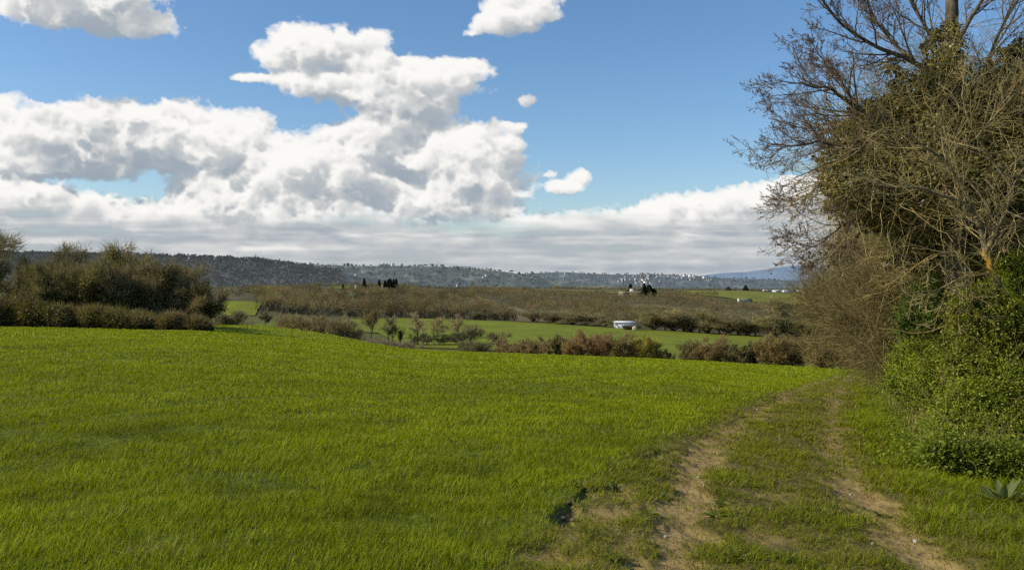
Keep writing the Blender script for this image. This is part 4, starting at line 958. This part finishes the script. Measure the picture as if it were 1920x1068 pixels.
LIMBS = [ # (px, row, depth shift)
 ([(1784, 215, 0), (1725, 128, -.2), (1690, 110, -.3), (1620, 88, -.4), (1560, 58, -.6), (1515, 18, -.7), (1475, -40, -.8)], .060, .012),
 ([(1720, 128, -.2), (1660, 85, .1), (1610, 30, .2), (1585, -60, .3)], .040, .01),
 ([(1784, 255, 0), (1650, 225, -.3), (1592, 214, -.4), (1545, 182, -.5), (1518, 162, -.6), (1455, 160, -.7), (1405, 150, -.8)], .058, .008),
 ([(1592, 214, -.4), (1540, 150, -.2), (1500, 110, -.1), (1470, 65, 0)], .026, .006),
 ([(1788, 300, 0), (1640, 262, .2), (1572, 236, .3), (1525, 226, .4), (1470, 245, .4), (1385, 222, .5)], .052, .007),
 ([(1788, 335, 0), (1620, 305, -.5), (1560, 282, -.7), (1500, 265, -.8), (1440, 276, -.9), (1385, 268, -1)], .048, .006),
 ([(1790, 370, 0), (1640, 338, .3), (1560, 322, .4), (1500, 345, .5), (1460, 375, .5), (1425, 378, .5)], .042, .006),
 ([(1790, 410, 0), (1620, 398, -.3), (1545, 420, -.5), (1495, 462, -.6), (1450, 458, -.6)], .036, .006),
 ([(1620, 398, -.3), (1570, 450, 0), (1520, 482, .1), (1470, 492, .1)], .024, .005),
 ([(1784, 150, 0), (1740, 60, .4), (1690, -30, .7), (1650, -120, .9)], .050, .012),
 ([(1782, 110, 0), (1820, 30, -.3), (1870, -40, -.5), (1930, -120, -.6)], .050, .012),
 ([(1786, 230, 0), (1850, 130, .5), (1872, 60, .6), (1915, -10, .8), (1960, -90, 1)], .055, .012),
 ([(1850, 130, .5), (1930, 70, .2), (2010, 40, 0)], .032, .01),
 ([(1788, 320, 0), (1900, 240, -.5), (1990, 180, -.8), (2080, 150, -1)], .055, .012)]
PF = [(6, .09, .035, 7, .50, .62), (5, .13, .05, 5, .50, .62), (4, .16, .05, 3, .55, .6), (3, .2, .03, 0, 0, 0)]
for pts, r0, r1 in LIMBS:
    if pts[-1][0] < 1600: pts = [(1784-(1784-a_)*.86, b_, c_) for a_, b_, c_ in pts]
    r0 *= .8; r1 *= .8
    Q, D, R = limb(trunk, [at(px, row, Y2+dy) for px, row, dy in pts], r0, r1)
    Ln = np.linalg.norm(Q[-1]-Q[0]); left = pts[-1][0] < 1720
    twigs_from(fine, Q, D, R, 21 if left else 14, min(Ln*.36, 1.1), .62, PF, .26, .016)
S = rel(trunk, base2); a = Acc(); tubes(a, S[:, :8], 7, (.110, .092, .062), .2); link('trunk', a.mesh('trunk', True), M_BARK, big)
S = rel(fine, base2); a = Acc()
th = S[:, 6] > .005; tubes(a, S[th, :8], 4, (.125, .100, .068)); S2 = S[~th].copy(); S2[:, 6:8] = np.maximum(S2[:, 6:8], .0026); tubes(a, S2[:, :8], 3, (.150, .112, .078))
bud = S2[rng.integers(0, len(S2), 2600), 3:6]; leaves(a, bud, .022, (.16, .11, .06))
link('bare_twigs', a.mesh('bare_twigs'), M_TWIG, big)
IVY = pblobs([(1778, 95, 34, 60, 0), (1768, 165, 48, 60, 0), (1745, 250, 95, 70, -.2), (1660, 262, 80, 60, .1), (1610, 255, 45, 40, 0), (1590, 330, 50, 45, -.2), (1640, 345, 80, 60, -.4), (1730, 345, 95, 70, -.6), (1835, 250, 90, 95, .1), (1850, 170, 60, 60, .4), (1905, 200, 70, 80, .2),
   (1900, 320, 90, 110, -.3), (1820, 345, 70, 60, -.6), (1690, 210, 55, 42, .2), (1655, 400, 60, 35, .1), (1930, 440, 70, 70, .2), (1760, 440, 60, 45, .7), (1570, 300, 36, 45, 0), (1600, 385, 50, 34, .2), (1690, 120, 26, 22, 0), (1720, 170, 50, 45, .1), (1640, 210, 40, 30, .2), (1920, 120, 50, 50, .3), (1980, 300, 90, 160, 0), (1720, 430, 50, 40, .2), (1830, 470, 60, 50, .9), (1880, 440, 60, 50, .8), (1780, 490, 60, 45, 1.1), (1710, 475, 45, 40, .9), (1900, 500, 60, 60, 1.2)], Y2)
P, d = blob_points(IVY, 95000, .62)
keepm = fbm(P[:, 0]*1.8+P[:, 1], P[:, 2]*1.8-P[:, 1]*.6, 3, 902) > -.16-.12*rng.random(len(P)); P = P[keepm]; d = d[keepm]
tone = rng.random((len(P), 1)); colr = np.array([.088, .084, .014])*(1-tone)+np.array([.250, .215, .050])*tone
a = Acc(); leaves(a, P-base2, rng.uniform(.022, .056, len(P)), colr, .3, .1, 1.25, .3, d); link('ivy', a.mesh('ivy'), M_IVY, big)
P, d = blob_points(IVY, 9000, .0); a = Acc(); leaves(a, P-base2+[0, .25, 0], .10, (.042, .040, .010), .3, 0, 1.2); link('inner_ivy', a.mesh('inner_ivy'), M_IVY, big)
# dry climbing stems lying over the ivy
def tangle(blobs, n, L, r, seed, segs=7, up=.0, bias=(-.5, 0, .1)):
    random.seed(seed); out = []; P, d = blob_points(blobs, n, .9)
    for i in range(n):
        q = P[i]; t = norm(np.cross(d[i], rng.standard_normal(3))+np.array(bias)); rr = r*(.5+random.random()); l = L*(.4+1.1*random.random())
        for k in range(segs):
            t = norm(t+rng.standard_normal(3)*.20+d[i]*.05+np.array([0, 0, up])); q2 = q+t*l/segs
            out.append((*q, *q2, rr, rr*.86, 0)); q = q2; rr *= .86
            if random.random() < .32:
                s = norm(t+rng.standard_normal(3)*.7); e = q+s*l*.28*(.4+random.random()); out.append((*q, *e, rr*.6, rr*.3, 0))
    return out
a = Acc(); S = rel(tangle(IVY, 4200, 1.1, .0056, 5), base2); tubes(a, S[:, :8], 3, (.32, .265, .110), .45); link('climbing_stems', a.mesh('climbing_stems'), M_TWIG, big)

# small lichen-spotted tree in front of it
Y1 = 12.3
base1 = np.array([*at(1925, 0, Y1)[:2], 0.0]); base1[2] = float(Gz(base1[:1], base1[1:2])[0])
tr = empty('bare_tree', base1); tag(tr, 'small crooked bare tree with orange lichen on its thin trunk, in front of the ivy', 'tree')
o = []; tw = []
Q, D, R = limb(o, [base1-[0, 0, .1], at(1912, 660, Y1), at(1893, 580, Y1), at(1866, 525, Y1), at(1848, 480, Y1), at(1842, 428, Y1), at(1826, 396, Y1-.1), at(1785, 372, Y1-.2)], .075, .022); nq = len(D)
twigs_from(tw, Q, D, R, 18, 1.0, .9, PF[:3], .45, .012)
for pts, r0 in [([(1848, 474, 0), (1866, 432, -.1), (1888, 396, -.2), (1896, 350, -.2), (1930, 300, -.3)], .036), ([(1826, 396, -.1), (1800, 340, -.2), (1770, 300, -.3), (1762, 210, -.3)], .026), ([(1785, 372, -.2), (1720, 350, -.5), (1660, 352, -.7), (1600, 330, -.8)], .022),
   ([(1868, 430, -.1), (1850, 380, .1), (1800, 320, .2), (1740, 300, .2), (1690, 330, .1)], .018), ([(1846, 500, 0), (1790, 470, -.3), (1740, 480, -.5), (1690, 520, -.6)], .018), ([(1858, 512, 0), (1800, 520, -.4), (1760, 545, -.5), (1700, 550, -.6)], .014),
   ([(1866, 525, 0), (1830, 540, -.3), (1790, 590, -.4)], .012), ([(1888, 396, -.2), (1920, 410, -.4), (1960, 430, -.5)], .016), ([(1770, 300, -.3), (1700, 250, -.4), (1650, 240, -.4), (1600, 290, -.4)], .016), ([(1896, 350, -.2), (1830, 260, -.3), (1800, 180, -.3), (1815, 90, -.2)], .018), ([(1830, 260, -.3), (1880, 200, -.4), (1930, 150, -.4)], .013)]:
    Q, D, R = limb(o, [at(px, row, Y1+dy) for px, row, dy in pts], r0, .005)
    twigs_from(tw, Q, D, R, 11, .75, .75, PF[1:], .15, .008)
S = rel(o, base1); a = Acc(); tubes(a, S[:, :8], 7, (.22, .175, .095), .25)
cc = np.concatenate(a.Cc); vz = np.concatenate(a.V)[:, 2]+base1[2]; zl = at(0, 500, Y1)[2]
li = (np.abs(vz-zl) < .16) & (rng.random(len(vz)) < .7); cc[li] = np.array([.42, .25, .04]); a.Cc = [cc]
link('trunk', a.mesh('trunk', True), M_BARK, tr)
S = rel(tw, base1); S[:, 6:8] = np.maximum(S[:, 6:8], .0024); a = Acc(); tubes(a, S[:, :8], 3, (.28, .23, .115), .3); link('bare_twigs', a.mesh('bare_twigs'), M_TWIG, tr)

# brown twiggy thickets farther along the hedge
GT = 'twiggy thickets along the hedge on the right'
def thicket(label, px, Y, top, wpx, shear, seed, col, n, leafn=0, leafc=(.2, .14, .04)):
    p = gpt(px, Y); h = EYE-(top-HY)/F_PX*Y-p[2]; wd = wpx/F_PX*Y
    st, cr, T, S = shrub_meshes(h, wd, 'bush', seed)
    twig_fuzz(cr, T, S, n, .11*h+.1, .00042*Y, col, .05, .4, .7)
    if leafn:
        q = rng.integers(0, len(S), leafn); leaves(cr, S[q, 3:6]+rng.standard_normal((leafn, 3))*.1, .0035*Y, leafc)
    for ac in (st, cr):
        for v in ac.V: v[:, 0] += shear*np.maximum(v[:, 2], 0)**1.2
    put_plant('twiggy_shrub', label, 'shrub', GT, st.mesh('stems'), cr.mesh('crown'), (M_BARK, M_TWIG), p-np.array([0, 0, .1]), partn=('stems', 'crown'))
TB = (.165, .134, .058)
thicket('nearest brown twiggy thicket, hanging from the ivy tree down to the green bushes', 1740, 18, 370, 330, -.12, 71, TB, 20000)
thicket('middle brown thicket whose twigs arch out to the left above the far hedgerow', 1700, 24, 388, 320, -.15, 72, (.165, .135, .058), 21000)
thicket('pale tan thicket with yellow-green buds along its left outline, below the bare limbs', 1672, 31, 415, 260, -.12, 73, (.185, .152, .066), 19000, 1800, (.24, .19, .05))
thicket('farther brown thicket at the left side of the hedge, level with the valley fields', 1655, 42, 505, 210, -.10, 74, (.165, .135, .058), 11000)
thicket('low orange-brown thicket at the end of the hedge, above the green verge', 1690, 34, 610, 120, 0, 75, (.21, .145, .05), 6000, 1500, (.22, .15, .02))
thicket('small far brown thicket next to the blue mountain, partly hidden by the tan one', 1600, 58, 545, 130, -.05, 76, (.155, .128, .058), 8000)

# green bushes at the foot of the hedge
GG = 'green leafy bushes at the foot of the hedge'
def green_bush(label, blobs, Y, n, seed, c0, c1, size=.034, gnd=None, inner=.12, name='green_bush'):
    n = int(n*3.2); size *= .56
    global rng; save = rng; rng = np.random.default_rng(seed); random.seed(seed)
    B = pblobs(blobs, Y); cx0 = np.mean([b[0] for b in B]); cy0 = np.mean([b[1] for b in B])
    p = np.array([cx0, cy0, float(Gz(np.array([cx0]), np.array([cy0]))[0])])
    P, d = blob_points(B, n, .6); gz = Gz(P[:, 0], P[:, 1]); ok = P[:, 2] > gz+.02; P = P[ok]; d = d[ok]
    k = fbm(P[:, 0]*2.6+P[:, 1]*.8, P[:, 2]*2.6-P[:, 1]*.5, 3, seed); ok = k > -.22-.1*rng.random(len(P)); P = P[ok]; d = d[ok]
    t = np.clip(rng.random((len(P), 1))+.3*k[ok][:, None], 0, 1); a = Acc()
    leaves(a, P-p, size, np.array(c0)*(1-t)+np.array(c1)*t, .25, .35, 1.6, .1, d*.6)
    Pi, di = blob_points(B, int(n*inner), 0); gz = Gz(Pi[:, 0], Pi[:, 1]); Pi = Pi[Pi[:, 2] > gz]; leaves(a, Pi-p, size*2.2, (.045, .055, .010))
    st = Acc(); o = []
    for i in range(26):
        j = rng.integers(0, len(B)); e = np.array(B[j][:3])+norm(rng.standard_normal(3))*np.array(B[j][3:6])*rng.uniform(.3, 1.0)
        s = np.array([p[0]+(e[0]-p[0])*.6, p[1]+(e[1]-p[1])*.6, 0]); s[2] = float(Gz(s[:1], s[1:2])[0])
        limb(o, [s, (s+e)/2+rng.standard_normal(3)*.12+[0, 0, .1], e], .009, .003)
    o += tangle(B, 150, .6, .0035, seed, 6, .02, (0, 0, .3))
    S = rel(o, p); tubes(st, S[:, :8], 4, (.19, .175, .055), .3)
    Ps, ds = blob_points(B, n//12, .8); ok = Ps[:, 2] > Gz(Ps[:, 0], Ps[:, 1]); Ps = Ps[ok]; ds = ds[ok]
    dv = norm(ds*.8+rng.standard_normal(ds.shape)*.5+np.array([0, 0, .5])); Ls = .10+.16*rng.random(len(Ps))
    for t_ in (.3, .5, .7, .9, 1.0): leaves(a, Ps-p+dv*(Ls*t_)[:, None]+rng.standard_normal(Ps.shape)*.012, size*.9, np.array(c1)*1.05, .25, .3, 1.7)
    strands(a, Ps-p, dv, Ls, .006, np.array(c1)*.8)
    rng = save
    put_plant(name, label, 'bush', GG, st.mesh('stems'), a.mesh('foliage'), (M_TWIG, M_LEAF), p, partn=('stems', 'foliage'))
G0, G1 = (.115, .165, .008), (.235, .280, .020)
D0, D1 = (.100, .125, .010), (.210, .225, .024)
green_bush('bright green bush under the brown thicket, its top at the height of the lichen-spotted trunk', [(1768, 575, 58, 55, 0), (1725, 610, 40, 45, .2), (1790, 640, 60, 50, 0)], 14.2, 12000, 81, G0, (.140, .195, .030))
green_bush('dark green bush below the lichen-spotted trunk, with shaded hollows', [(1850, 610, 65, 70, .3), (1900, 660, 60, 70, .2), (1845, 690, 70, 50, .1)], 11.8, 12000, 82, D0, D1, .040)
green_bush('bright green bush at the right picture edge beside the lichen-spotted trunk', [(1905, 530, 36, 50, 0), (1940, 590, 50, 60, 0)], 12.6, 5500, 83, (.110, .155, .012), (.22, .25, .022), .040)
green_bush('broad low green bush leaning onto the grass left of the others', [(1725, 690, 52, 45, .5), (1760, 720, 60, 50, 0), (1700, 720, 40, 32, .4), (1790, 740, 60, 45, -.1)], 12.9, 13000, 84, G0, G1, .032)
green_bush('farther small green bush where the track disappears', [(1682, 685, 22, 25, 0), (1668, 705, 20, 16, 0), (1700, 680, 25, 28, .3)], 19, 5500, 85, (.125, .140, .010), (.22, .23, .02), .045)
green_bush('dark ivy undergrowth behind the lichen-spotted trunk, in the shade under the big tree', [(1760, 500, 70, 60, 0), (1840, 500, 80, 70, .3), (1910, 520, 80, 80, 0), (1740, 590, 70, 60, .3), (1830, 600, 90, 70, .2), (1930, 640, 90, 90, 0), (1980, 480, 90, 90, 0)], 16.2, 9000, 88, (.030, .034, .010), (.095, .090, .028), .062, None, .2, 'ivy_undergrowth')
green_bush('large green bush in the lower right corner, lit on its left side', [(1830, 770, 62, 50, .2), (1890, 760, 60, 75, .3), (1790, 800, 45, 40, .1), (1860, 820, 62, 42, -.1), (1930, 830, 50, 50, 0)], 11.2, 15000, 86, G0, G1, .036)
green_bush('low sprawling green bush with dark serrated leaves above the mullein', [(1770, 850, 30, 22, 0), (1820, 865, 42, 22, 0), (1875, 868, 45, 24, 0), (1930, 870, 40, 20, .3)], 9.9, 8000, 87, (.09, .125, .010), (.18, .22, .02), .042)

# single stems
def stem_thing(name, label, cat, pts, Y, r0, r1, col, mat, part=None):
    o = []; Q, D, R = limb(o, [at(px, row, Y+dy) for px, row, dy in pts], r0, r1); p = np.array(Q[-1])
    S = rel(o, p); a = Acc(); tubes(a, S[:, :8], 6, col, .15); ob = link(name, a.mesh(name, True), mat); ob.location = p; tag(ob, label, cat)
stem_thing('hanging_vine', 'thin pale vine hanging straight down in front of the green bushes', 'vine', [(1810, 500, 0), (1813, 560, 0), (1816, 630, 0), (1809, 668, 0), (1816, 700, -.05), (1822, 735, -.05), (1816, 768, 0)], 12.0, .010, .006, (.22, .19, .11), M_TWIG)
stem_thing('hanging_vine', 'second thin vine curving down just left of the straight one', 'vine', [(1812, 590, 0), (1800, 615, 0), (1793, 640, 0), (1796, 668, 0)], 12.0, .006, .004, (.2, .17, .1), M_TWIG)
stem_thing('bare_branch', 'pale yellow branch sagging out of the green bush to the left', 'branch', [(1775, 610, 0), (1745, 622, -.1), (1710, 626, -.2), (1690, 620, -.2), (1650, 615, -.2), (1640, 612, -.2)], 13.2, .014, .006, (.34, .26, .09), M_TWIG)

# ------------------------------------------------------------------ plants, stones and clods on the ground
def blade_leaf(acc, L, W, th, el, curl, col, n=7):
    t = np.linspace(0, 1, n); r = np.cumsum(np.concatenate([[0], np.cos(el-curl*t[1:])]))*L/n; z = np.cumsum(np.concatenate([[0], np.sin(el-curl*t[1:])]))*L/n
    wv = W*np.sin(PI*np.clip(t*.93+.05, 0, 1))**.8*.5; c, s = math.cos(th), math.sin(th)
    mid = np.stack([r*c, r*s, z], 1); sd = np.array([-s, c, 0])[None]*wv[:, None]; up = np.array([0, 0, .45])[None]*wv[:, None]
    V = np.concatenate([mid-sd+up, mid, mid+sd+up]); q = []
    for i in range(n-1): q += [(i, i+1, n+i+1, n+i), (n+i, n+i+1, 2*n+i+1, 2*n+i)]
    acc.add(V, None, q, np.array(col)*(1+.2*(rng.random()*2-1)))
def rosette(name, label, px, row, n, L, W, col, el=(.3, 1.2), group=None, cat='plant', curl=.8):
    x, y = hit(px, row); p = np.array([x, y, float(Gz(np.array([x]), np.array([y]))[0])-.01]); a = Acc()
    for i in range(n): blade_leaf(a, L*(.6+.5*rng.random()), W*(.7+.5*rng.random()), i*2.4+rng.normal()*.2, rng.uniform(*el), curl*(.4+rng.random()), col)
    o = link(name, a.mesh(name, True), M_LEAF); o.location = p; tag(o, label, cat, group); return o
rosette('mullein_plant', 'large grey-green mullein rosette with long pointed leaves at the right edge', 1880, 955, 22, .40, .075, (.150, .175, .055), (.55, 1.4), curl=.6)
GW = 'broad-leaved weeds on the track'
for px, row, n, L, lab in [(1358, 938, 12, .17, 'dark spiky weed rosette between the ruts, upper of the two by the left rut'), (1342, 966, 14, .18, 'wide weed rosette between the ruts, lower of the two by the left rut'), (1390, 968, 9, .12, 'small weed just right of the wide rosette by the left rut'),
   (1520, 955, 11, .15, 'pale weed tuft midway between the two ruts'), (1236, 930, 10, .13, 'weed tuft at the left side of the left rut'), (1218, 962, 9, .13, 'leafy weed left of the left rut, nearer than the tuft above'),
   (1085, 916, 10, .11, 'weed growing on the rim above the earth hollow'), (1150, 1048, 10, .15, 'weed with curled leaves near the lower edge, left of the left rut'), (1330, 1040, 12, .15, 'leafy weed at the lower edge just right of the left rut'), (1385, 1050, 13, .16, 'thick leafy weed at the lower edge between the ruts'),
   (1440, 1046, 11, .15, 'third leafy weed at the lower edge, toward the right rut'), (1490, 1056, 10, .14, 'leafy weed at the lower edge closest to the right rut'), (1475, 865, 8, .12, 'far dark weed in the grass strip between the ruts'), (1650, 960, 9, .13, 'weed on the right shoulder of the right rut'), (1705, 905, 10, .16, 'tall weed in the grass at the foot of the green bushes')]:
    rosette('broadleaf_weed', lab, px, row, n, L, .035, (.105, .140, .016), (.1, .9), GW, 'weed')
def dry_tuft(label, px, row, n, L, spread, col, cat='dry grass', name='dry_grass_tuft'):
    x, y = hit(px, row); p = np.array([x, y, float(Gz(np.array([x]), np.array([y]))[0])]); a = Acc()
    P = rng.standard_normal((n, 3))*np.array([spread, spread*.6, 0]); P[:, 2] = 0
    strands(a, P, norm(rng.standard_normal((n, 3))*np.array([1, 1, .25])+np.array([0, 0, .45])), L*(.4+.8*rng.random(n)), .007, col, .4)
    o = link(name, a.mesh(name), M_BLADE); o.location = p; tag(o, label, cat)
dry_tuft('heap of pale dead stalks at the foot of the green bushes', 1712, 768, 260, .42, .22, (.34, .27, .15))
dry_tuft('pale dead leaves and stalks in the grass left of the mullein', 1775, 925, 130, .2, .12, (.32, .24, .13))
dry_tuft('bleached dry grass patch below the mullein', 1850, 975, 160, .22, .20, (.33, .27, .15))
dry_tuft('small dry tuft in the crop at the lower left edge', 292, 1040, 120, .16, .14, (.24, .20, .09))
def stone(name, label, px, row, r, col, cat, group, seed):
    x, y = hit(px, row); p = np.array([x, y, float(Gz(np.array([x]), np.array([y]))[0])+r*.35]); g = np.random.default_rng(seed)
    th = np.linspace(0, 2*PI, 10)[:-1]; ph = np.linspace(-PI/2, PI/2, 7); V = []
    for f in ph:
        for t in th: V.append(np.array([math.cos(f)*math.cos(t), math.cos(f)*math.sin(t)*.8, math.sin(f)*.65])*r*(1+.22*math.sin(3*t+seed)*math.cos(f)+.12*g.normal()*math.cos(f)))
    q = [(i*9+j, i*9+(j+1) % 9, (i+1)*9+(j+1) % 9, (i+1)*9+j) for i in range(6) for j in range(9)]
    o = link(name, make_mesh(name, V, None, q, np.tile(col, (len(V), 1)), True), M_STONE); o.location = p; o.rotation_euler = (0, 0, seed); tag(o, label, cat, group)
for i, (px, row, r, lab) in enumerate([(1310, 890, .018, 'small white stone high up in the left rut'), (1248, 997, .02, 'small pale stone lying in the left rut near the front'), (1445, 955, .016, 'white stone in the grass between the ruts'), (1636, 1012, .022, 'pale flat stone in the wide front part of the right rut'), (1718, 1010, .03, 'long pale stone on the right edge of the right rut'), (1595, 917, .016, 'tiny white stone in the narrow part of the right rut'), (1420, 765, .03, 'white stone far off beside the left rut')]):
    stone('pale_stone', lab, px, row, r, (.34, .30, .23), 'stone', 'pale stones on the track', i+1)
for i, (px, row, r, lab) in enumerate([(1066, 935, .03, 'dark earth clod on the left wall of the hollow'), (1058, 958, .028, 'crumbly clod in the deep lower end of the hollow'), (1075, 975, .026, 'pale crumb of earth at the lower end of the hollow'), (1140, 915, .028, 'clod under the upper rim of the hollow'), (1115, 926, .024, 'small clod midway along the hollow')]):
    stone('earth_clod', lab, px, row, r, (.12, .095, .06), 'clod', 'earth clods in the hollow', i+21)

dry_tuft('dark weedy patch in the crop at the left picture edge, below the copse', 22, 655, 700, .30, 1.1, (.075, .085, .018), 'weeds', 'weed_patch')
# rank weeds that run from the bushes into the grass
def undergrowth():
    line = hits([(1672, 730), (1690, 770), (1720, 820), (1745, 862), (1800, 890), (1870, 902), (1990, 925)]); n = 9000
    k = rng.integers(0, len(line)-1, n); t = rng.random((n, 1)); B = line[k]*(1-t)+line[k+1]*t
    off = rng.standard_normal(n)*.42; tang = line[np.minimum(k+1, len(line)-1)]-line[k]; nn = norm(np.stack([-tang[:, 1], tang[:, 0]], 1))
    B = B+nn*off[:, None]; z = Gz(B[:, 0], B[:, 1]); ht = (.06+.34*rng.random(n)**1.6)*np.exp(-(np.clip(-off, 0, 9)/.5)**2)*(1+fbm(B[:, 0]*2.2, B[:, 1]*2.2, 2, 950))
    a = Acc(); P = np.stack([B[:, 0], B[:, 1], z], 1); d = norm(rng.standard_normal((n, 3))*.35+np.array([0, 0, 1.]))
    strands(a, P, d, ht, .007, (.150, .175, .030), .4)
    for f in (.35, .6, .85, 1.0):
        leaves(a, P+d*(ht*f)[:, None]+rng.standard_normal((n, 3))*.018, rng.uniform(.014, .034, n), (.150, .195, .012), .4, .4, 1.8)
    o = link('undergrowth', a.mesh('undergrowth'), M_LEAF); tag(o, 'tangle of low leafy weeds between the green bushes and the mown grass', 'weeds', kind='stuff')
undergrowth()
